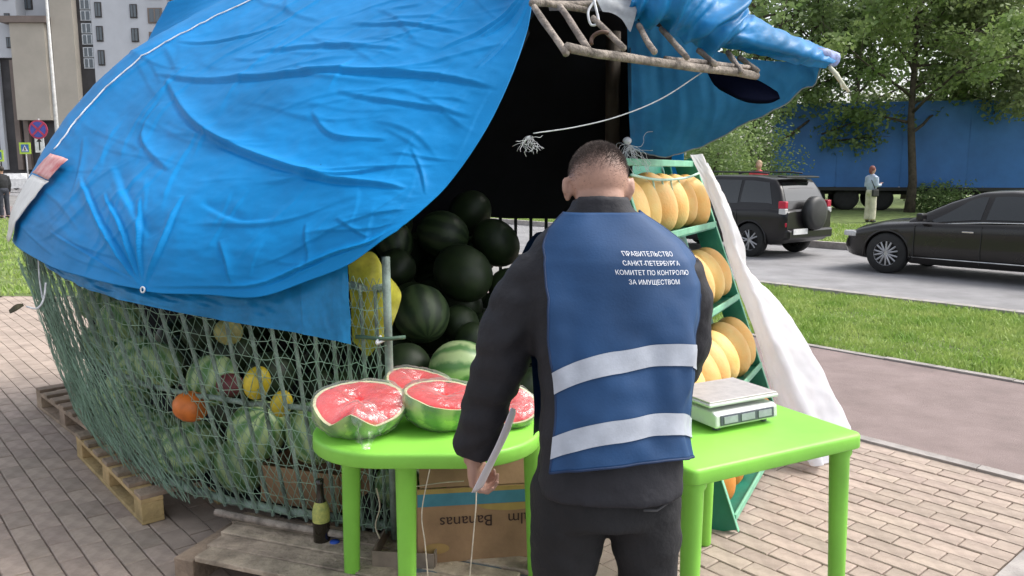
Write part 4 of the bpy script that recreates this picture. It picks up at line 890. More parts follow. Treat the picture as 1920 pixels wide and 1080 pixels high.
def folds(c):
    arm = max(0, min(1, (.09-c.x)/.06)); w = .006*mnoise.noise(Vector((c.x*9, c.y*9, c.z*14)))+.003*mnoise.noise(c*34)
    return w + arm*.011*mnoise.noise(Vector((c.x*8+c.z*10, c.y*6, c.z*22-c.x*12)))
me = remesh(jk, .011, 5, .5, folds); me.materials.append(m_jkt); mkobj('jacket', me, man)
# body: one continuous figure inside the clothes
bd = MB(); hc = Vector((.235, 2.20, 1.588)); hr = Matrix.Rotation(R(-20), 3, 'X')
bd.ell(hc+hr @ Vector((0, -.008, .010)), (.079, .097, .092), 28, 20, hr)
bd.ell(hc+hr @ Vector((0, .022, -.055)), (.062, .072, .068), 22, 14, hr); bd.ell(hc+hr @ Vector((0, .048, -.082)), (.038, .040, .035), 16, 10, hr)
bd.ell(hc+hr @ Vector((0, .094, -.022)), (.014, .020, .028), 12, 8, hr); bd.ell(hc+hr @ Vector((0, .076, .028)), (.055, .018, .012), 12, 8, hr)
bd.ell(hc+hr @ Vector((0, .083, -.066)), (.022, .01, .008), 10, 6, hr)
bd.tube([Vector((.239, 2.145, 1.44)), Vector((.238, 2.150, 1.50)), Vector((.236, 2.168, 1.56)), Vector((.235, 2.185, 1.60))], [.075, .066, .065, .068], 20)
for sx in (-1, 1):
    er = hr @ Matrix.Rotation(sx*R(-24), 3, 'Z'); bd.ell(hc+hr @ Vector((sx*.083, .002, -.022)), (.009, .020, .033), 14, 12, er); bd.ell(hc+hr @ Vector((sx*.092, -.008, -.012)), (.007, .012, .026), 12, 10, er)
bd.ell((.25, 2.09, 1.2), (.15, .09, .3), 20, 14); bd.ell((.255, 2.02, .92), (.15, .1, .16), 20, 12)
bd.tube(LA[:-1]+[Vector((-.112, 2.205, .79))], [.05, .05, .045, .042, .04, .034, .03], 12); bd.tube(RA+[Vector((.37, 2.49, .985))], [.05, .05, .045, .042, .038, .032, .028], 12)
bd.tube([(.25, 2.1, 1.38), (.08, 2.12, 1.37)], .05, 10); bd.tube([(.25, 2.1, 1.38), (.435, 2.13, 1.37)], .05, 10)
def hand(w, d, side, palm_n, curl):
    """wrist w, direction d of the fingers, side = thumb side, palm normal"""
    d, s_, n = Vector(d).normalized(), Vector(side).normalized(), Vector(palm_n).normalized()
    bd.tube([w, w+d*.03, w+d*.065, w+d*.088], [.027, .034, .040, .036], 12, flat=.45) if False else None
    for q in range(5): bd.tube([w-d*.01+s_*(q-2)*.008, w+d*.045+s_*(q-2)*.016, w+d*.088+s_*(q-2)*.018], [.016, .015, .0125], 8)
    for q, L in enumerate((.062, .076, .082, .074)):
        base = w+d*.084+s_*(-.030+q*.020); a = 0; p = base; pts = [p]
        for k in range(3):
            a += curl*(.8+.12*q); p = p + (d*math.cos(a)+n*math.sin(a))*L/2.6; pts.append(p)
        bd.tube(pts, [.0095, .0088, .008, .0068], 8)
    p0 = w+d*.03+s_*.032; bd.tube([w+d*.012+s_*.018, p0, p0+(d*.7+s_*.6+n*.35).normalized()*.03, p0+(d*.95+s_*.15+n*.6).normalized()*.062], [.015, .0125, .0105, .008], 8)
hand(Vector((-.110, 2.205, .812)), (.10, .10, -1), (.25, .95, .0), (.95, -.2, 0), .95)
hand(Vector((.37, 2.49, .985)), (-.5, .8, -.2), (-.8, -.5, .1), (-.1, -.3, -1), .35)
for sx, ex, ey in ((.165, .15, 2.05), (.335, .37, 2.03)): bd.tube([(sx, 2.02, .86), (sx-.005, 2.02, .7), (ex, ey, .47), (ex, ey-.01, .1), (ex, ey, .06)], [.08, .075, .05, .038, .035], 12)
me = remesh(bd, .0055, 3, .5); me.materials.append(m_skin)
hat = me.color_attributes.new('stubble', 'FLOAT_COLOR', 'POINT')
for i_, v in enumerate(me.vertices):
    q = hr.transposed() @ (v.co-hc); k_ = max(0, min(1, (q.z+.012+.012*mnoise.noise(v.co*60))/.080))*(1 if q.y < .05 else max(0, 1-(q.y-.05)/.02 if q.z < .06 else 1)); k_ *= (v.co.z > 1.45)*(abs(q.x) < .0815)
    hat.data[i_].color = (k_, k_, k_, 1)
nt_ = m_skin.node_tree; bs_ = nt_.nodes['Principled BSDF']; src = bs_.inputs['Base Color'].links[0].from_socket; at_ = nt_.nodes.new('ShaderNodeAttribute'); at_.attribute_name = 'stubble'; mx_ = nt_.nodes.new('ShaderNodeMix'); mx_.data_type = 'RGBA'; mx_.inputs[7].default_value = (.16, .115, .098, 1); nt_.links.new(at_.outputs['Fac'], mx_.inputs[0]); nt_.links.new(src, mx_.inputs[6]); nt_.links.new(mx_.outputs[2], bs_.inputs['Base Color'])
body = mkobj('body', me, man)
for sx in (-1, 1):
    ey = MB(); ey.ell(hc+hr @ Vector((sx*.030, .083, .008)), (.012, .010, .009), 12, 8); ey.build('eye', M('eye_white', (.6, .58, .55), .2), man, smooth=True)
# cropped hair: short strands over the scalp
hb = MB(); rh = random.Random(5); vs = []; fs = []
for i in range(42000):
    z = rh.uniform(-.62, 1); th = rh.uniform(0, 2*PI); s_ = math.sqrt(max(0, 1-z*z)); d = Vector((s_*math.cos(th), s_*math.sin(th), z))
    if d.y > .45 and z < .42: continue                       # face
    low = -.58 if d.y < .1 else -.1
    if z < low: continue
    dens = min(1, max(0, (z+.25)/.75)); dens = .03+.9*dens**1.4
    if rh.random() > dens: continue
    p = hc+hr @ (Vector((0, -.008, .010))+Vector((d.x*.0785, d.y*.0965, d.z*.0915))); nrm_ = (hr @ Vector((d.x/.08, d.y/.098, d.z/.095))).normalized()
    L = (.004+.007*max(0, z)**.7)*rh.uniform(.7, 1.3); t = Vector((rh.gauss(0, 1), rh.gauss(0, 1), rh.gauss(0, 1))).cross(nrm_).normalized(); w = .0005; tip = p+nrm_*L+t*L*.3 + Vector((0, 0, -.15*L)); o = len(vs)
    x = t.cross(nrm_)*w; vs += [tuple(p-x-nrm_*.001), tuple(p+x-nrm_*.001), tuple(tip)]; fs.append((o, o+1, o+2))
hb.add(vs, fs); ho = hb.build('hair', m_hair, man); stuff(ho)
# vest: back panel and front panel
def panel(z, f, off):
    """f in -1..1 across the back panel"""
    half = R(66) if z < 1.2 else R(np.interp(z, [1.2, 1.30, 1.40, 1.50], [66, 60, 66, 90]))
    p = torso(z, YAW+f*half, off)
    w = .006*mnoise.noise(Vector((f*2.2, z*7, 3)))+.018*mnoise.noise(Vector((f*1.6+z*2.5, z*3.0-f*1.2, 8)))
    w += .014*math.exp(-((f-.35-(1.28-z)*.9)/.16)**2)*max(0, min(1, (1.30-z)/.12))*max(0, min(1, (z-.98)/.1))
    if z < 1.0: w += (1.0-z)*.10*(.5+.5*math.cos(f*1.3))
    w += .006*mnoise.noise(Vector((f*3.5-z*9, z*14+f*2.5, 12)))*max(0, min(1, (1.34-z)/.1))
    d = p-torso(z, YAW+f*half, off-.01)
    return p+d.normalized()*w
vb = MB(); NZ, NF = 90, 90
def zrow(i, f):
    zt = 1.512; zb = .880 + .040*math.cos(f*1.4) ; return zb+(zt-zb)*i/NZ
vb.grid([[panel(zrow(i, -1+2*j/NF), -1+2*j/NF, .017) for j in range(NF+1)] for i in range(NZ+1)])
vo = vb.build('vest_back', m_vest, man, smooth=True); sol = vo.modifiers.new('t', 'SOLIDIFY'); sol.thickness = .004; sol.offset = 0
vf = MB(); vf.grid([[torso(zrow(i, 0), YAW+PI+(-1+2*j/40)*R(58), .015) for j in range(41)] for i in range(NZ-8)]); vf.build('vest_front', m_vest, man, smooth=True)
for zc, hh in ((1.118, .026), (.955, .026)):
    sb = MB(); rows = []
    for k in range(5):
        rows.append([])
        for j in range(61):
            f = -1+2*j/60; z = zc - .02 + .072*math.cos(f*1.35) - .016*f*-1*(1 if zc > 1 else .3) - hh + 2*hh*k/4; rows[-1].append(panel(z, f*.999, .0235))
    sb.grid(rows); so_ = sb.build('reflective_stripe', m_refl, man, smooth=True)
eb = MB(); eb.tube([panel(zrow(i, -1), -1, .018) for i in range(0, NZ+1, 2)], .0035, 6); eb.tube([panel(zrow(0, -1+2*j/NF), -1+2*j/NF, .018) for j in range(0, NF+1, 2)], .0035, 6); eb.tube([panel(zrow(i, 1), 1, .018) for i in range(0, NZ+1, 2)], .0035, 6); eb.build('edge_binding', M('binding_navy', (.008, .03, .09), .7), man, smooth=True)
m_letter = M('vest_lettering', (.80, .82, .86), .6, .04)
lines = ['ПРАВИТЕЛЬСТВО', 'САНКТ-ПЕТЕРБУРГА', 'КОМИТЕТ ПО КОНТРОЛЮ', 'ЗА ИМУЩЕСТВОМ']
for k, tx in enumerate(lines):
    me = textmesh(tx, .0158)
    zl = 1.408-.0225*k; ff = np.linspace(-1, 1, 201); pp_ = [panel(zl, f_, .0245) for f_ in ff]; ss = np.concatenate([[0], np.cumsum([((pp_[i+1]-pp_[i]).xy).length for i in range(200)])]); s0 = float(np.interp(-.06, ff, ss))
    bm = bmesh.new(); bm.from_mesh(me); bmesh.ops.triangulate(bm, faces=bm.faces); bm.to_mesh(me); bm.free()
    for v in me.vertices:
        x, y = v.co.x*1.0, v.co.y; z = 1.408-.0225*k+y-.03*x; f = float(np.interp(s0+x*.96, ss, ff))
        v.co = panel(z, f, .0245)
    me.materials.append(m_letter); mkobj('lettering', me, man)
# trousers and shoes
tr = MB(); rows = []
for z, a, b_ in ((.93, .16, .12), (.86, .172, .13), (.78, .176, .135), (.72, .172, .132)):
    rows.append([Vector((.234+a*math.cos(t), 2.01+b_*math.sin(t), z)) for t in np.linspace(0, 2*PI, 33)[:-1]])
tr.grid(rows, closed=True); tr.add(rows[0], [tuple(range(32))]); tr.add(rows[-1], [tuple(range(32))])
tr.tube([(.152, 2.01, .82), (.150, 2.01, .70), (.140, 2.02, .58), (.132, 2.05, .47), (.135, 2.05, .28), (.138, 2.05, .08)], [.105, .103, .092, .083, .08, .078], 18)
tr.tube([(.345, 2.01, .82), (.350, 2.01, .70), (.362, 2.015, .58), (.368, 2.03, .47), (.372, 2.03, .28), (.375, 2.03, .08)], [.10, .098, .085, .077, .075, .074], 18)
me = remesh(tr, .011, 5, .5, lambda c: .008*mnoise.noise(Vector((c.x*7, c.y*7, c.z*13)))+.004*mnoise.noise(Vector((c.x*20+c.z*18, c.y*20, c.z*25)))); me.materials.append(m_trs); mkobj('trousers', me, man)
MB().tube([(.395, 1.905, .80), (.36, 1.885, .785), (.325, 1.875, .79)], .0035, 5).build('pocket_seam', M('pocket_grey', (.08, .08, .085), .8), man, smooth=True)
for x, y in ((.138, 2.05), (.375, 2.03)):
    sh = MB(); sh.ell((x, y+.05, .05), (.05, .14, .05), 18, 10); sh.box((x, y+.05, .012), (.09, .27, .02)); me = remesh(sh, .012, 3); me.materials.append(m_trs); mkobj('shoe', me, man)
# folded paper in his left hand
b = MB(); pp = [P(884, 920, 2.19), P(900, 915, 2.18), P(966, 772, 2.34), P(938, 800, 2.40)]
pg = crgrid([[P(884, 923, 2.14), P(893, 921, 2.15), P(905, 912, 2.17)], [P(906, 880, 2.12), P(918, 874, 2.13), P(930, 860, 2.16)], [P(932, 828, 2.11), P(944, 822, 2.12), P(952, 815, 2.16)], [P(958, 764, 2.10), P(966, 768, 2.12), P(964, 782, 2.17)]], 12, 20)
b.grid([[tuple(p) for p in r] for r in pg]); o = b.build('paper', M('white_paper', (.78, .74, .78), .6, .04), None, smooth=True); o.modifiers.new('t', 'SOLIDIFY').thickness = .002; tag(o, 'folded white paper held in the hand of the man in the vest', 'paper')
# ================================================================== CARS
m_black = M('black_paint', (.008, .007, .008), .3, .1, 2, spec=.35, coat=.25); m_rubber = M('tyre_rubber', (.018, .018, .018), .85); m_alloy = M('alloy', (.42, .42, .43), .35, .1, 10, metal=.7)
m_glass = glassmat('car_glass', (.012, .015, .016), .03, .9); m_red = M('red_lens', (.48, .02, .05), .2, .1, 12); m_clear = M('clear_lens', (.55, .55, .55), .15); m_trim = M('black_trim', (.02, .02, .02), .6); m_plate = M('plate_white', (.72, .72, .70), .5); m_chrome = M('chrome', (.6, .6, .6), .15, metal=1.0)
def wheel(par, x, y, r, w, spokes, sgn):
    e = bpy.data.objects.new('wheel', MB().lathe([(r*.62, -w/2), (r*.93, -w/2), (r, -w*.32), (r, w*.32), (r*.93, w/2), (r*.62, w/2), (r*.60, w*.3), (r*.60, -w*.3), (r*.62, -w/2)], 32, Matrix.Rotation(PI/2, 4, 'X')).mesh('wheel', True, (m_rubber,)))
    C.objects.link(e); e.parent = par; e.location = (x, y, r)
    f = MB(); yo = sgn*w*.40
    f.lathe([(r*.60, -w*.38), (r*.655, w*.46*1), (r*.60, w*.40), (r*.585, w*.2), (r*.57, -w*.3)], 32, Matrix.Rotation(-sgn*PI/2, 4, 'X'))
    for k in range(spokes):
        for dd in (-.13, .13):
            a = 2*PI*k/spokes+dd; f.tube([(math.cos(a*1)*r*.12, yo, math.sin(a)*r*.12), (math.cos(a+dd*.6)*r*.60, yo*.98, math.sin(a+dd*.6)*r*.60)], [r*.055, r*.045], 6)
    f.tube([(0, yo*.7, 0), (0, yo*1.02, 0)], r*.15, 12); f.build('rim', m_alloy, e, local=True)
    d = MB(); d.disc((0, sgn*w*.05, 0), r*.6, (0, sgn, 0), 24); d.build('brake_disc', m_trim, e, local=True)
def car(name, label, loc, heading, st, gh, tw, wx, wr, wins, cat='car', paint=None, spokes=5, group=None):
    """st: stations (x, z_bottom, z_side_top, z_centre, half_width); gh: greenhouse stations (x, roof z, base half width, top half width)"""
    paint = paint or m_black
    t = thing(name, label, cat, loc, heading, group); b = MB(); rows = []
    xs = np.linspace(st[0][0], st[-1][0], 46); A_ = np.array(st)
    I = lambda x, k: float(np.interp(x, A_[:, 0], A_[:, k]))
    for x in xs:
        zb, zs_, zc, w = I(x, 1), I(x, 2), I(x, 3), I(x, 4)
        half = [(0, zb), (w*.80, zb), (w*.93, zb+.03), (w*.975, zb+.12), (w, zb+(zs_-zb)*.45), (w*.985, zb+(zs_-zb)*.72), (w*.995, zs_-.09), (w*.97, zs_-.03), (w*.91, zs_+.005), (w*.6, zs_+(zc-zs_)*.75), (0, zc)]
        rows.append([Vector((x, -y, z)) for y, z in half]+[Vector((x, y, z)) for y, z in half[-2:0:-1]])
    b.grid(rows, closed=True); n = len(rows[0]); b.add(rows[0], [tuple(range(n))]); b.add(rows[-1], [tuple(range(n))])
    bo = b.build('body', paint, t, smooth=True, local=True, weld=True)
    for x in wx:          # wheel arches cut out of the body
        cm = MB(); cm.tube([(x, -2, wr), (x, 2, wr)], wr*1.12, 28); cme = cm.mesh('cut'); co = bpy.data.objects.new('cut', cme); C.objects.link(co)
        bm = bmesh.new(); bm.from_mesh(cme); bmesh.ops.recalc_face_normals(bm, faces=bm.faces); bm.to_mesh(cme); bm.free()
        md = bo.modifiers.new('arch', 'BOOLEAN'); md.operation = 'DIFFERENCE'; md.object = co; md.solver = 'EXACT'
        co.parent = bo; co.hide_render = True
    dg = bpy.context.evaluated_depsgraph_get(); dg.update(); nm = bpy.data.meshes.new_from_object(bo.evaluated_get(dg)); bo.modifiers.clear()
    for c_ in list(bo.children): bpy.data.objects.remove(c_)
    nm.polygons.foreach_set('use_smooth', [True]*len(nm.polygons)); bo.data = nm
    md = bo.modifiers.new('e', 'EDGE_SPLIT'); md.split_angle = R(38)
    for x in wx:
        MB().box((x, 0, .52), (wr*2.2, A_[:, 4].max()*2-.42, .46)).build('wheel_well', m_trim, t, local=True)
        for sg in (-1, 1):
            wheel(t, x, sg*(tw), wr, .215, spokes, sg)
            MB().tube([(x+math.cos(a)*wr*1.13, sg*(I(x, 4)*.992), wr+math.sin(a)*wr*1.13) for a in np.linspace(R(-10), R(190), 20)], .018, 6).build('arch_lip', paint, t, smooth=True, local=True)
    # greenhouse
    Gs = np.array(gh); J = lambda x, k: float(np.interp(x, Gs[:, 0], Gs[:, k])); gx = np.linspace(gh[0][0], gh[-1][0], 40); rows = []
    def side(x, f):      # f 0..1 up the side
        zb = I(x, 2)-.06; zr = J(x, 1); wb, wt = J(x, 2), J(x, 3); zt = max(zb+.001, zr-.05); return (wb+(wt-wb)*(f**1.25), zb+(zt-zb)*f)
    for x in gx:
        zr = J(x, 1); wt = J(x, 3); half = [side(x, f) for f in (0, .25, .5, .75, 1)]; half += [(wt*.93, max(half[-1][1], zr-.018)), (wt*.6, max(half[-1][1], zr)), (0, max(half[-1][1], zr+.008))]
        rows.append([Vector((x, -y, z)) for y, z in half]+[Vector((x, y, z)) for y, z in half[-2::-1]])
    g_ = MB(); g_.grid(rows); g_.build('cabin', paint, t, smooth=True, local=True)
    for sg in (-1, 1):
        for (x0, x1, x2, x3, f0, f1) in wins['side']:       # bottom x0..x1, top x3..x2
            w_ = MB(); rows = []
            for k in range(7):
                f = f0+(f1-f0)*k/6; a = x0+(x3-x0)*k/6; c = x1+(x2-x1)*k/6; rows.append([])
                for j in range(9):
                    x = a+(c-a)*j/8; y, z = side(x, f); rows[-1].append(Vector((x, sg*(y+.006), z)))
            w_.grid(rows); w_.build('side_window', m_glass, t, smooth=True, local=True)
    def cross(xa, xb, nm_):     # windscreen / rear window between two stations
        w_ = MB(); rows = []
        for k in range(7):
            x = xa+(xb-xa)*k/6; zr = J(x, 1); wt = J(x, 3); rows.append([Vector((x, y*wt*.86, zr+.012-.012*abs(y))) for y in np.linspace(-1, 1, 9)])
        w_.grid(rows); w_.build(nm_, m_glass, t, smooth=True, local=True)
    cross(*wins['front'], 'windscreen'); cross(*wins['rear'], 'rear_window')
    return t, I, side
hd = math.atan2(Uv.y, Uv.x)-R(3)
def at_wheel(px, py, wxr, wy, k=.93):
    wxr *= k; wy *= k     # place a car so that the left wheel at local x touches the ground seen at px,py
    p = G(px, py, -.045); c, s_ = math.cos(hd), math.sin(hd); return Vector((p.x-(c*wxr-s_*wy), p.y-(s_*wxr+c*wy), -.045))
# sport utility vehicle (x forward, origin under the middle)
SUV_ST = [(-2.10, .42, .95, .97, .80), (-2.04, .34, 1.0, 1.02, .86), (-1.7, .27, 1.04, 1.05, .905), (-.8, .25, 1.02, 1.04, .915), (.6, .25, 1.0, 1.04, .915), (1.0, .25, .99, 1.06, .91), (1.7, .26, .90, .99, .88), (2.05, .30, .80, .86, .80), (2.2, .36, .66, .68, .66)]
SUV_GH = [(-2.02, 1.02, .83, .80), (-1.86, 1.42, .84, .72), (-1.72, 1.63, .85, .66), (-1.2, 1.69, .87, .655), (-.2, 1.70, .88, .66), (.3, 1.64, .88, .67), (.65, 1.45, .87, .73), (1.15, 1.06, .85, .82)]
loc = at_wheel(1408, 481, -1.28, .80)
suv, I, side = car('parked_car', 'black off-road car with a spare wheel on its tailgate parked at the kerb', loc, hd, SUV_ST, SUV_GH, .80, (-1.28, 1.30), .355, {'side': [(-1.75, -.98, -.98, -1.58, .25, .92), (-.92, -.08, -.05, -.90, .22, .93), (0.0, .86, .34, .02, .22, .93)], 'front': (1.08, .38), 'rear': (-1.96, -1.78)}, spokes=5)
b = MB(); b.lathe([(0, -.11), (.30, -.11), (.345, -.07), (.35, .03), (.335, .09), (.25, .115), (0, .12)], 28, Matrix.Translation((-2.17, -.06, .92)) @ Matrix.Rotation(-PI/2, 4, 'Y')); b.build('spare_wheel_cover', M('cover_grey', (.02, .021, .022), .5), suv, smooth=True, local=True)
for sg in (-1, 1):
    MB().box((-1.985, sg*.79, 1.10), (.16, .13, .15), Matrix.Rotation(sg*.12, 3, 'Z')).build('tail_light', m_red, suv, local=True, bevel=.02)
    MB().box((-2.00, sg*.80, .97), (.15, .13, .12), Matrix.Rotation(sg*.12, 3, 'Z')).build('reversing_light', m_clear, suv, local=True, bevel=.02)
    MB().box((-2.045, sg*.74, .70), (.1, .16, .10)).build('lower_light', m_red, suv, local=True, bevel=.02)
    MB().tube([(-1.5, sg*.60, 1.73), (-1.2, sg*.615, 1.755), (-.1, sg*.62, 1.765), (.15, sg*.62, 1.72)], .018, 7).build('roof_rail', m_trim, suv, smooth=True, local=True)
    MB().box((.72, sg*.98, 1.08), (.12, .18, .13)).build('wing_mirror', m_black, suv, local=True, bevel=.03)
    for x in (-.80, .12): MB().box((x, sg*.915, .90), (.16, .03, .03)).build('door_handle', m_black, suv, local=True, bevel=.008)
    for x in (-.95, -.02, .92): MB().tube([(x, sg*.918, .32), (x, sg*.922, .6), (x, sg*.905, .98)], .006, 5).build('door_seam', m_trim, suv, local=True)
    MB().box((2.06, sg*.58, .74), (.18, .30, .13)).build('headlight', m_clear, suv, local=True, bevel=.03)
MB().box((-2.08, 0, .50), (.16, 1.62, .20)).build('rear_bumper', m_black, suv, local=True, bevel=.04)
pl = MB().box((-2.172, .42, .56), (.012, .50, .115)).build('number_plate', m_plate, suv, local=True)
MB().box((-2.06, -.02, 1.0), (.03, .5, .05)).build('tailgate_trim', m_chrome, suv, local=True)
MB().box((-1.80, 0, 1.665), (.22, 1.2, .03), Matrix.Rotation(-.1, 3, 'Y')).build('roof_spoiler', m_black, suv, local=True, bevel=.01)
suv.scale = (.93,)*3; sal_scale = (.93,)*3
# saloon
SAL_ST = [(-2.55, .45, .84, .86, .70), (-2.48, .36, .96, .98, .80), (-2.1, .28, 1.0, 1.02, .90), (-1.0, .21, .97, 1.0, .945), (.6, .20, .93, .97, .945), (1.0, .20, .92, .98, .94), (1.7, .21, .85, .93, .92), (2.15, .24, .74, .82, .84), (2.36, .28, .62, .68, .70), (2.42, .34, .54, .56, .60)]
SAL_GH = [(-2.15, 1.0, .80, .76), (-1.55, 1.25, .84, .66), (-1.0, 1.42, .87, .60), (-.3, 1.475, .89, .59), (.15, 1.45, .89, .60), (.6, 1.28, .88, .68), (1.2, .98, .86, .80)]
loc2 = at_wheel(1662, 511, 1.52, .83); loc2 = loc2
sal, I2, side2 = car('parked_car', 'dark saloon car at the right edge facing left', loc2, hd+R(2), SAL_ST, SAL_GH, .83, (-1.50, 1.52), .355, {'side': [(-1.55, -1.02, -1.05, -1.20, .30, .88), (-.95, -.02, -.06, -.98, .22, .92), (.06, .96, .30, .03, .22, .92)], 'front': (1.12, .28), 'rear': (-2.0, -1.1)}, paint=M('dark_brown_black', (.011, .009, .008), .28, .1, 2, spec=.35, coat=.35), spokes=7)
for sg in (-1, 1):
    MB().box((.92, sg*1.0, 1.02), (.12, .2, .13)).build('wing_mirror', m_black, sal, local=True, bevel=.035)
    for x in (-.78, .20): MB().box((x, sg*.945, .80), (.18, .03, .028)).build('door_handle', m_chrome, sal, local=True, bevel=.008)
    for x in (-1.0, .0, 1.05): MB().tube([(x, sg*.948, .27), (x, sg*.952, .55), (x, sg*.938, .90)], .006, 5).build('door_seam', m_trim, sal, local=True)
    MB().tube([(x, sg*(side2(x, f)[0]+.012), side2(x, f)[1]) for x, f in ((-1.6, .2), (-1.0, .16), (0, .14), (1.0, .16))], .010, 6).build('window_trim', m_chrome, sal, smooth=True, local=True)
    MB().box((2.22, sg*.66, .66), (.34, .26, .10), Matrix.Rotation(-sg*.5, 3, 'Z')).build('headlight', m_clear, sal, local=True, bevel=.03)
    MB().tube([(-1.05, sg*.955, .33), (1.1, sg*.955, .33)], .012, 6).build('sill_trim', m_chrome, sal, smooth=True, local=True)
MB().box((2.37, 0, .50), (.06, .8, .28)).build('grille', m_trim, sal, local=True, bevel=.03); MB().box((-2.56, 0, .72), (.02, .52, .115)).build('number_plate', m_plate, sal, local=True)
sal.scale = sal_scale
for sg in (-1, 1): MB().box((-2.47, sg*.6, .84), (.1, .4, .12)).build('tail_light', m_red, sal, local=True, bevel=.02)
# small far cars behind the left edge of the stall
def far_car(px, py, Y, col, label, rz):
    p = P(px, py, Y); p.z = 0; t = thing('far_car', label, 'car', p, rz)
    pr = [(-2.1, .3), (-2.1, .75), (-1.7, .9), (-1.3, 1.0), (-.9, 1.38), (.4, 1.42), (1.0, 1.0), (1.8, .88), (2.1, .7), (2.1, .3)]
    b = MB(); rows = [[Vector((x, y*(.88 if z < 1.05 else .72), z)) for x, z in pr] for y in (-1, -.9, .9, 1)]; b.grid(rows); b.add(rows[0], [tuple(range(10))]); b.add(rows[-1], [tuple(range(10))]); b.build('body', M('far_paint'+label[:5], col, .3, coat=.4), t, local=True, bevel=.05)
    for sg in (-1, 1):
        MB().add([(-.95, sg*.80, 1.03), (.85, sg*.80, 1.03), (.36, sg*.735, 1.33), (-.75, sg*.735, 1.33)], [(0, 1, 2, 3)]).build('side_window', m_glass, t, local=True)
        for x in (-1.3, 1.3): MB().lathe([(0, -.1), (.3, -.1), (.32, 0), (.3, .1), (0, .1)], 16, Matrix.Translation((x, sg*.82, .32)) @ Matrix.Rotation(PI/2, 4, 'X')).build('wheel', m_rubber, t, local=True)
far_car(34, 330, 62, (.7, .7, .7), 'white car far behind the left end of the stall', .2)
far_car(8, 330, 70, (.12, .12, .13), 'grey car partly hidden by the walker at the left edge', .1)
# ================================================================== PEOPLE IN THE BACKGROUND
def person(label, loc, rz, h, top, bottom, hair, skirt=False, bag=False, phone=False, sleeve=True, long_hair=False):
    t = thing('person', label, 'person', loc, rz); k = h/1.7; sk = M('skin_bg', (.50, .30, .22), .6); v = lambda x, y, z: Vector((x*k, y*k, z*k))
    bd = MB(); bd.ell(v(0, .01, 1.59), (.075*k, .092*k, .112*k), 16, 12); bd.ell(v(0, .10, 1.575), (.014*k, .02*k, .02*k), 8, 6); bd.tube([v(0, 0, 1.38), v(0, 0, 1.52)], .052*k, 10)
    bd.ell(v(0, 0, 1.2), (.15*k, .09*k, .28*k), 14, 10); bd.ell(v(0, 0, .92), (.15*k, .1*k, .16*k), 14, 10)
    for s_ in (-1, 1): bd.tube([v(s_*.09, 0, .9), v(s_*.1, .01, .48), v(s_*.1, -.01, .06), v(s_*.1, .1, .04)], [.075*k, .05*k, .035*k, .03*k], 10)
    arms = []
    for s_ in (-1, 1):
        if phone: a = [v(s_*.17, 0, 1.38), v(s_*.22, -.02, 1.12), v(s_*.10, .24, 1.14), v(s_*.06, .30, 1.17)]
        else: a = [v(s_*.17, 0, 1.38), v(s_*.22, -.02, 1.10), v(s_*.22, .05, .86), v(s_*.21, .07, .76)]
        arms.append(a); bd.tube(a, [.05*k, .042*k, .034*k, .026*k], 10)
        e = a[-1]; d = (a[-1]-a[-2]).normalized()
        for q in range(5): bd.tube([e, e+d*.05*k+Vector(((q-2)*.012*k, 0, 0)), e+d*.10*k+Vector(((q-2)*.016*k, .01*q*k, -.004))], .010*k, 5)
    me = remesh(bd, .015, 2); me.materials.append(sk); mkobj('body', me, t, local=True)
    c = MB(); c.ell(v(0, 0, 1.16), (.19*k, .125*k, .33*k), 18, 12); c.tube([v(-.17, 0, 1.37), v(.17, 0, 1.37)], .068*k, 10)
    for a in arms: c.tube(a[:3] if sleeve else a[:2], [.075*k, .062*k, .05*k][:3 if sleeve else 2], 10)
    me = remesh(c, .02, 4, .5, lambda p: .008*mnoise.noise(p*9)); me.materials.append(top); mkobj('shirt', me, t, local=True)
    l = MB(); l.ell(v(0, 0, .92), (.18*k, .13*k, .14*k), 16, 10)
    for s_ in (-1, 1): l.tube([v(s_*.09, 0, .9), v(s_*.1, .01, .48), v(s_*.1, -.01, .09)], [.10*k, .095*k if skirt else .075*k, .10*k if skirt else .065*k], 12)
    me = remesh(l, .02, 3, .5, lambda p: .008*mnoise.noise(p*9)); me.materials.append(bottom); mkobj('trousers', me, t, local=True)
    hb = MB(); hb.ell(v(0, -.012, 1.625), (.083*k, .098*k, .10*k), 16, 12)
    if long_hair: hb.ell(v(0, -.07, 1.56), (.06*k, .05*k, .09*k), 12, 8)
    hb.build('hair', hair, t, smooth=True, local=True)
    for s_ in (-1, 1): MB().ell(v(s_*.1, .04, .04), (.045*k, .12*k, .04*k), 12, 8).build('shoe', m_trim, t, smooth=True, local=True)
    if bag:
        MB().box(v(.2, -.04, .9), (.07, .24, .22)).build('shoulder_bag', m_trim, t, local=True, bevel=.03); MB().tube([v(.2, -.04, 1.0), v(.14, -.13, 1.25), v(-.1, .02, 1.42), v(-.06, .13, 1.25), v(.2, .02, 1.0)], .012, 6).build('strap', m_trim, t, smooth=True, local=True)
    return t
wl = G(1630, 417, .03)
person('woman in a pale blue top and cream trousers looking at her phone on the lawn', wl, R(-70), 1.72, M('pale_blue_knit', (.45, .52, .66), .8), M('cream_cloth', (.62, .58, .46), .8), M('reddish_hair', (.20, .06, .05), .6), skirt=True, bag=True, phone=True, long_hair=True)
rl = G(1418, 425, .03); person('person in a red top standing behind the off-road car', rl, R(150), 1.86, M('red_shirt', (.60, .05, .06), .7), M('blue_jeans', (.06, .08, .16), .8), M('fair_hair', (.42, .30, .18), .6))
pl_ = G(10, 409, 0); person('walker in dark clothes at the left edge beyond the lawn', pl_, R(60), 1.76, M('black_coat', (.016, .017, .02), .8), M('dark_jeans', (.03, .035, .05), .8), M('dark_hair', (.03, .025, .02), .6))
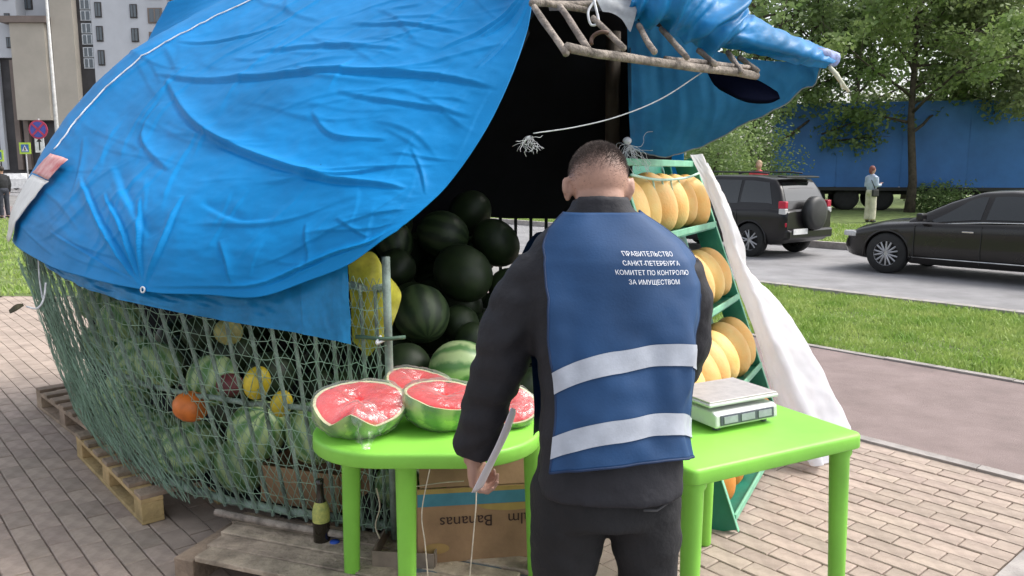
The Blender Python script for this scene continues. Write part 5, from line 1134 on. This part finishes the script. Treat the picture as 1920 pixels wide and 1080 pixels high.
# ================================================================== BLUE TRAILER
tl0 = P(1452, 300, 33.5); tl1 = P(2080, 300, 30.5); td = (tl1-tl0); td.z = 0; TL = td.length; td.normalize()
tr_ = thing('trailer', 'long blue curtain-sided trailer parked behind the trees', 'trailer', (tl0.x, tl0.y, 0), math.atan2(td.y, td.x))
m_tb = M('trailer_blue', (.03, .145, .42), .5, .12, .6, bump=.12, bscale=2.5)
zb, zt = .92, 4.25
MB().box((TL/2, 1.25, (zb+zt)/2), (TL, 2.44, zt-zb-.1)).build('body', m_tb, tr_, local=True, bevel=.03)
for k in range(5):
    x0 = k*TL/5+.02; x1 = (k+1)*TL/5-.02; rows = [[Vector((x0+(x1-x0)*i/16, .02-.025*math.sin(PI*i/16)-.012*mnoise.noise(Vector((i*.6+k*9, z*1.5, 2))), zb+(zt-zb)*z/8)) for i in range(17)] for z in range(9)]
    b = MB(); b.grid(rows); b.build('curtain', m_tb, tr_, smooth=True, local=True)
MB().box((TL/2, .03, zb-.03), (TL, .1, .14)).build('side_rail', m_trim, tr_, local=True); MB().box((TL/2, .03, zt+.02), (TL, .1, .1)).build('roof_rail', m_tb, tr_, local=True)
MB().box((TL/2, 1.25, .75), (TL*.9, 1.0, .2)).build('chassis', m_trim, tr_, local=True)
for x in (1.6, 2.9, 4.2):
    for y in (.35, 2.1): MB().lathe([(0, -.15), (.3, -.15), (.48, -.13), (.5, 0), (.48, .13), (.3, .15), (0, .15)], 24, Matrix.Translation((x, y, .5)) @ Matrix.Rotation(PI/2, 4, 'X')).build('wheel', m_rubber, tr_, smooth=True, local=True)
for y in (.5, 2.0): MB().box((TL-3, y, .45), (.12, .12, .9)).build('landing_leg', m_trim, tr_, local=True)
for px_, c_, nm_ in ((1600, (.40, .46, .10), 'yellow-green plastic tub under the blue trailer left of the woman'), (1668, (.45, .33, .10), 'tan plastic tub under the blue trailer right of the woman')):
    p = G(px_, 392, .02); b = MB(); b.lathe([(0, 0), (.36, 0), (.42, .75), (.45, .78), (.40, .78), (.38, .05), (0, .05)], 18); o = b.build('tub', M('tub_'+str(px_), c_, .5), None, smooth=True); o.location = (p.x, p.y+4.5, .02); tag(o, nm_, 'tub')
# ================================================================== TREES AND SHRUBS
m_bark = M('bark', (.075, .06, .045), .9, .3, 5, bump=.6, bscale=25)
m_leafA = M('leaf_fresh', (.17, .27, .075), .5, .1, .9, col2=(.30, .38, .14), transl=.45); m_leafB = M('leaf_mid', (.12, .20, .06), .55, .1, .9, col2=(.23, .31, .12), transl=.45); m_leafC = M('leaf_olive', (.18, .25, .10), .55, .1, .9, col2=(.30, .34, .16), transl=.45)
def leaves(mb, c, rad, n, size, rnd, flat=.8):
    vs = []; fs = []
    for i in range(n):
        d = Vector((rnd.gauss(0, 1), rnd.gauss(0, 1), rnd.gauss(0, 1))); d.normalize(); p = c+Vector((d.x, d.y, d.z*flat))*rad*rnd.random()**.45
        a = Vector((rnd.gauss(0, 1), rnd.gauss(0, 1), rnd.gauss(-.3, .6))).normalized(); t = a.cross(Vector((rnd.gauss(0, 1), rnd.gauss(0, 1), rnd.gauss(0, 1)))).normalized(); s_ = size*rnd.uniform(.6, 1.3); o = len(vs)
        vs += [tuple(p), tuple(p+a*s_*.5+t*s_*.32), tuple(p+a*s_), tuple(p+a*s_*.5-t*s_*.32)]; fs.append((o, o+1, o+2, o+3))
    mb.add(vs, fs)
def tree(name, label, base, h, crown_r, clear, mat, seed, nleaf=9000, tr=.14, size=.16, sparse=1.0):
    rnd = random.Random(seed); t = thing(name, label, 'tree', base, 0); tb = MB(); ends = []
    top = Vector((rnd.uniform(-.4, .4), rnd.uniform(-.4, .4), h*.92)); pts = []; n = 9
    for i in range(n+1):
        f = i/n; pts.append(Vector((top.x*f+.15*mnoise.noise(Vector((f*4, seed, 0))), top.y*f+.15*mnoise.noise(Vector((f*4, 0, seed))), h*.92*f)))
    tb.tube(pts, [tr*(1.25 if i == 0 else 1)*(1-.9*i/n)+.012 for i in range(n+1)], 9)
    for k in range(26):
        f = clear/h + (0.97-clear/h)*(k/26)**.9; i = min(n-1, int(f*n)); p0 = pts[i].lerp(pts[i+1], f*n-i); a = k*2.4+rnd.uniform(-.5, .5)
        L = crown_r*(1-.55*((f-clear/h)/(1-clear/h)))*rnd.uniform(.7, 1.1); el = rnd.uniform(.15, .75); d = Vector((math.cos(a)*math.cos(el), math.sin(a)*math.cos(el), math.sin(el)))
        q = [p0]; p = p0
        for s_ in range(5):
            d = (d+Vector((rnd.gauss(0, .16), rnd.gauss(0, .16), rnd.gauss(-.04, .12)))).normalized(); p = p+d*L/5; q.append(p)
            if s_ >= 1: ends.append((p, .55+.25*rnd.random()))
            if s_ >= 2:
                for _ in range(2):
                    d2 = (d+Vector((rnd.gauss(0, .7), rnd.gauss(0, .7), rnd.gauss(0, .5)))).normalized(); e = p+d2*L*.3; tb.tube([p, p.lerp(e, .5)+Vector((0, 0, .04)), e], [tr*.12, tr*.08, .006], 4, cap=False); ends.append((e, .45+.3*rnd.random()))
        tb.tube(q, [tr*.42*(1-.85*i/5)*(1-.5*f)+.008 for i in range(6)], 6)
    tb.build('trunk', m_bark, t, smooth=True, local=True); cb = MB(); per = max(4, int(nleaf/len(ends)))
    for c, r_ in ends:
        if rnd.random() < .12: continue
        leaves(cb, c, r_*sparse, int(per*rnd.uniform(.5, 1.5)), size, rnd)
    co = cb.build('crown', mat, t, local=True); return t
TREES = [(1705, 398, 11.5, 4.4, 3.3, m_leafA, 'street tree with a forked trunk in front of the blue trailer, behind the woman', 1, 23000, .16),
         (1497, 392, 9.5, 3.6, 2.5, m_leafB, 'street tree at the left end of the blue trailer', 2, 14000, .13),
         (1842, 395, 10.0, 3.8, 2.9, m_leafC, 'street tree in front of the right part of the blue trailer', 3, 19000, .12),
         (2010, 400, 10.5, 4.0, 3.8, m_leafA, 'tree just beyond the right edge of the picture', 4, 9000, .15)]
for (px, py, h, cr_, cl, mt, lb_, sd_, nl, tr0) in TREES:
    b_ = G(px, py, 0.02); tree('street_tree', lb_, (b_.x, b_.y, 0), h, cr_, cl, mt, sd_, nl, tr0, .20)
far = [(1400, 33, 12, m_leafB, 'leafy tree left of the blue trailer behind the off-road car'), (1330, 40, 13, m_leafB, 'taller dark tree just right of the awning tip'), (1590, 42, 15, m_leafB, 'tall tree rising behind the left half of the trailer'), (1700, 46, 16, m_leafC, 'tall olive tree behind the middle of the trailer'), (1800, 41, 14, m_leafB, 'tall tree behind the right half of the trailer'), (1920, 44, 16, m_leafB, 'tall tree behind the trailer at the right edge'), (1480, 48, 16, m_leafC, 'olive tree far behind the left end of the trailer'), (1230, 50, 14, m_leafB, 'far tree hidden mostly by the awning')]
for i, (px, Y, h, mt, lb_) in enumerate(far):
    p = P(px, 330, Y); tree('broadleaf_tree', lb_, (p.x, p.y, 0), h, 5.2, 2.2, mt, 20+i, 4600, .2, .26, 1.2)
def shrub(px, py, Y, w, h, mat, label, seed):
    rnd = random.Random(seed); p = P(px, py, Y); t = thing('shrub', label, 'shrub', (p.x, p.y, 0)); b = MB(); s_ = MB()
    for k in range(9):
        a = rnd.uniform(0, 2*PI); e = Vector((math.cos(a)*w*.4*rnd.random(), math.sin(a)*w*.4*rnd.random(), h*rnd.uniform(.55, .95))); s_.tube([Vector((0, 0, 0)), e*.5+Vector((0, 0, .1)), e], [.03, .02, .008], 5)
        leaves(b, e, w*.36, 260, .11, rnd, .9); leaves(b, e*.55, w*.4, 200, .11, rnd, .9)
    s_.build('stem', m_bark, t, local=True); b.build('foliage', mat, t, local=True)
for a in [(1360, 330, 26, 3.4, 3.4, m_leafA, 'light green shrub behind the off-road car bonnet', 1), (1425, 330, 29, 2.6, 3.2, m_leafB, 'darker shrub beside the left end of the trailer', 2), (1320, 330, 24, 3.0, 3.0, m_leafB, 'shrub seen just right of the hanging awning sheet', 3),
          (1770, 380, 31.5, 2.6, .6, m_leafB, 'low shrub under the trailer behind the saloon bonnet', 5)]: shrub(*a)
# ================================================================== LEFT BACKGROUND: APARTMENT BLOCK, SIGNS
BY = 100.0
def bpx(px): return (px-960)/FPX*(BY*CP)
def bz_(py): return P(0, py, BY).z
m_wgrey = M('wall_grey', (.54, .56, .60), .85, .05, .3); m_wbeige = M('wall_beige', (.45, .41, .35), .85, .06, .3); m_wdark = M('wall_dark', (.055, .052, .055), .6, .2, .5); m_wbrown = M('wall_brown', (.20, .16, .14), .7, .1, .5); m_bwin = glassmat('block_window', (.10, .12, .14), .1, .7); m_wframe = M('frame_dark', (.05, .045, .045), .6); m_wlite = M('frame_white', (.62, .66, .70), .3)
blk = thing('apartment_block', 'grey and beige apartment block with dark window strips behind the stall', 'building', (bpx(160), BY, 0))
def bl(x0, x1, y0, y1, d0, d1, nm_, mt):
    a, c = bpx(x0), bpx(x1); z1 = bz_(y0) if y0 is not None else 48; z0 = bz_(y1) if y1 is not None else 0
    return MB().box(((a+c)/2, BY+(d0+d1)/2, (z0+z1)/2), (abs(c-a), abs(d1-d0), z1-z0)).build(nm_, mt, blk)
bl(-160, 56, None, 108, 0, 14, 'wall', m_wgrey); bl(-160, 56, 108, None, .6, 14, 'ground_floor', m_wdark)
bl(56, 112, None, 40, 2, 14, 'wall', m_wgrey); bl(52, 114, 42, 226, -1.2, 6, 'beige_bay', m_wbeige); bl(52, 114, 226, None, .6, 6, 'ground_floor', m_wdark)
bl(38, 122, 34, 46, -1.6, 0, 'ledge', m_wbrown)
bl(114, 124, None, None, .4, 10, 'dark_strip', m_wdark); bl(124, 164, None, None, -.8, 8, 'beige_pier', m_wbeige); bl(164, 192, None, None, .3, 10, 'window_strip', m_wdark); bl(192, 332, None, None, 0, 14, 'wall', m_wgrey); bl(332, 420, None, None, .8, 14, 'dark_wall', m_wbrown); bl(420, 760, None, None, .2, 14, 'wall', m_wgrey)
for x in (-60, -20, 4, 34, 50): bl(x, x+9, 112, 318, .1, .6, 'column', m_wbrown if x % 4 else m_wgrey)
def window(x0, x1, y0, y1, d, mt=m_wframe):
    f = bl(x0, x1, y0, y1, d-.12, d, 'window', mt); a, c = bpx(x0), bpx(x1); z0, z1 = bz_(y1), bz_(y0); ww, hh = c-a, z1-z0
    MB().box(((a+c)/2, BY+d-.15, (z0+z1)/2), (ww*.74, .05, hh*.84)).build('pane', m_bwin, f)
    MB().box(((a+c)/2, BY+d-.19, (z0+z1)/2), (ww*.08, .03, hh*.84)).build('mullion', mt, f)
for k in range(-6, 3):
    y = 20+45*k
    window(200, 212, y-16, y+13, 0); window(264, 277, y-12, y+14, 0); window(296, 322, y-5, y+24, 0, m_wbrown)
    for q in (0, 21): window(171, 190, y-22+q, y-3+q, .3, m_wlite)
    window(2, 13, y-6, y+14, 0); window(34, 44, y-40, y-20, 0); window(-40, -25, y-6, y+14, 0); window(340, 370, y-10, y+20, .8, m_wlite); window(450, 475, y-10, y+14, .2); window(540, 565, y-10, y+14, .2)
window(52, 70, -8, 12, 2)
for k in range(-6, 0): bl(332, 380, 18+45*k, 24+45*k, -.6, .8, 'balcony_slab', m_wgrey)
lp = P(113, 320, 55); lam = thing('lamp_post', 'pale slender lamp post in front of the apartment block', 'lamp post', (lp.x, lp.y, 0)); MB().tube([(0, 0, 0), (0, 0, 5), (0, 0, 14)], [.16, .13, .08], 10).build('pole', M('post_pale', (.50, .50, .48), .6), lam, smooth=True, local=True); MB().tube([(0, 0, 13.8), (.6, 0, 14.6), (1.6, 0, 14.8)], .05, 8).build('arm', MATS['post_pale'], lam, smooth=True, local=True); MB().box((1.9, 0, 14.8), (.7, .3, .14)).build('lamp_head', m_trim, lam, local=True, bevel=.04)
# no-stopping sign with plate below
m_sblue = M('sign_blue', (.07, .09, .42), .4); m_sred = M('sign_red', (.52, .05, .12), .4); m_swhite = M('sign_white', (.75, .76, .78), .4); m_sly = M('sign_lime', (.50, .72, .08), .4); m_pole = M('sign_pole', (.35, .35, .36), .5)
sp = P(72, 243, 30); sg_ = thing('road_sign', 'round blue no-stopping sign with red cross and white plate below', 'road sign', (sp.x, sp.y, 0))
MB().tube([(sp.x, sp.y+.05, 0), (sp.x, sp.y+.05, sp.z+.4)], .035, 8).build('post', m_pole, sg_, smooth=True)
def plate(c, r, y, nm_, mt, n=28):
    b = MB(); b.lathe([(0, 0), (r, 0), (r, .02), (0, .02)], n, Matrix.Translation((c.x, c.y+y, c.z)) @ Matrix.Rotation(PI/2, 4, 'X')); return b.build(nm_, mt, sg_)
plate(sp, .35, 0, 'rim', m_sred); plate(sp, .285, -.012, 'disc', m_sblue)
for a in (45, -45): MB().box((sp.x, sp.y-.036-.003*(a > 0), sp.z), (.07, .006, .60), Matrix.Rotation(R(a), 3, 'Y')).build('cross_bar', m_sred, sg_)
z2 = P(72, 271, 30).z; MB().box((sp.x, sp.y, z2), (.34, .02, .58)).build('plate', m_swhite, sg_); MB().box((sp.x, sp.y-.014, z2-.04), (.05, .006, .34)).build('arrow_shaft', m_trim, sg_); MB().add([(sp.x-.1, sp.y-.016, z2+.1), (sp.x+.1, sp.y-.016, z2+.1), (sp.x, sp.y-.016, z2+.24)], [(0, 1, 2)]).build('arrow_head', m_trim, sg_)
for (px, py, Y, lb_) in ((47, 278, 42, 'pedestrian crossing sign with lime green border near the no-stopping sign'), (-4, 292, 36, 'lime bordered crossing sign cut by the left picture edge')):
    c = P(px, py, Y); s_ = thing('road_sign', lb_, 'road sign', (c.x, c.y, 0)); k = Y/1500
    MB().tube([(c.x, c.y+.05, 0), (c.x, c.y+.05, c.z+.2)], .035, 8).build('post', m_pole, s_, smooth=True); MB().box(c, (21*k, .02, 21*k)).build('border', m_sly, s_); MB().box(c+Vector((0, -.014, 0)), (14*k, .012, 14*k)).build('panel', M('sign_blue2', (.05, .16, .42), .4), s_)
    MB().add([tuple(c+Vector((x*k, -.024, z*k))) for x, z in ((-6, -5.5), (6, -5.5), (0, 6))], [(0, 1, 2)]).build('triangle', m_swhite, s_)
    f = MB(); f.tube([c+Vector((0, -.028, 2.2*k)), c+Vector((0, -.028, -1*k))], .9*k, 6); f.tube([c+Vector((0, -.028, -1*k)), c+Vector((-1.6*k, -.028, -4.4*k))], .6*k, 5); f.tube([c+Vector((0, -.028, -1*k)), c+Vector((1.6*k, -.028, -4.4*k))], .6*k, 5); f.build('walking_figure', m_trim, s_)
# distant row of trees closing the view between the block and the street
for i, (px, Y, h) in enumerate(((420, 75, 14), (700, 70, 13), (1000, 70, 14), (1150, 65, 13))):
    p = P(px, 330, Y); tree('broadleaf_tree', ['far tree behind the left of the stall', 'far tree behind the middle of the stall', 'far tree seen through the back fence', 'far tree right of the back fence'][i], (p.x, p.y, 0), h, 5, 2.5, m_leafB, 40+i, 3000, .22, .45, 1.4)
for img in list(bpy.data.images): pass
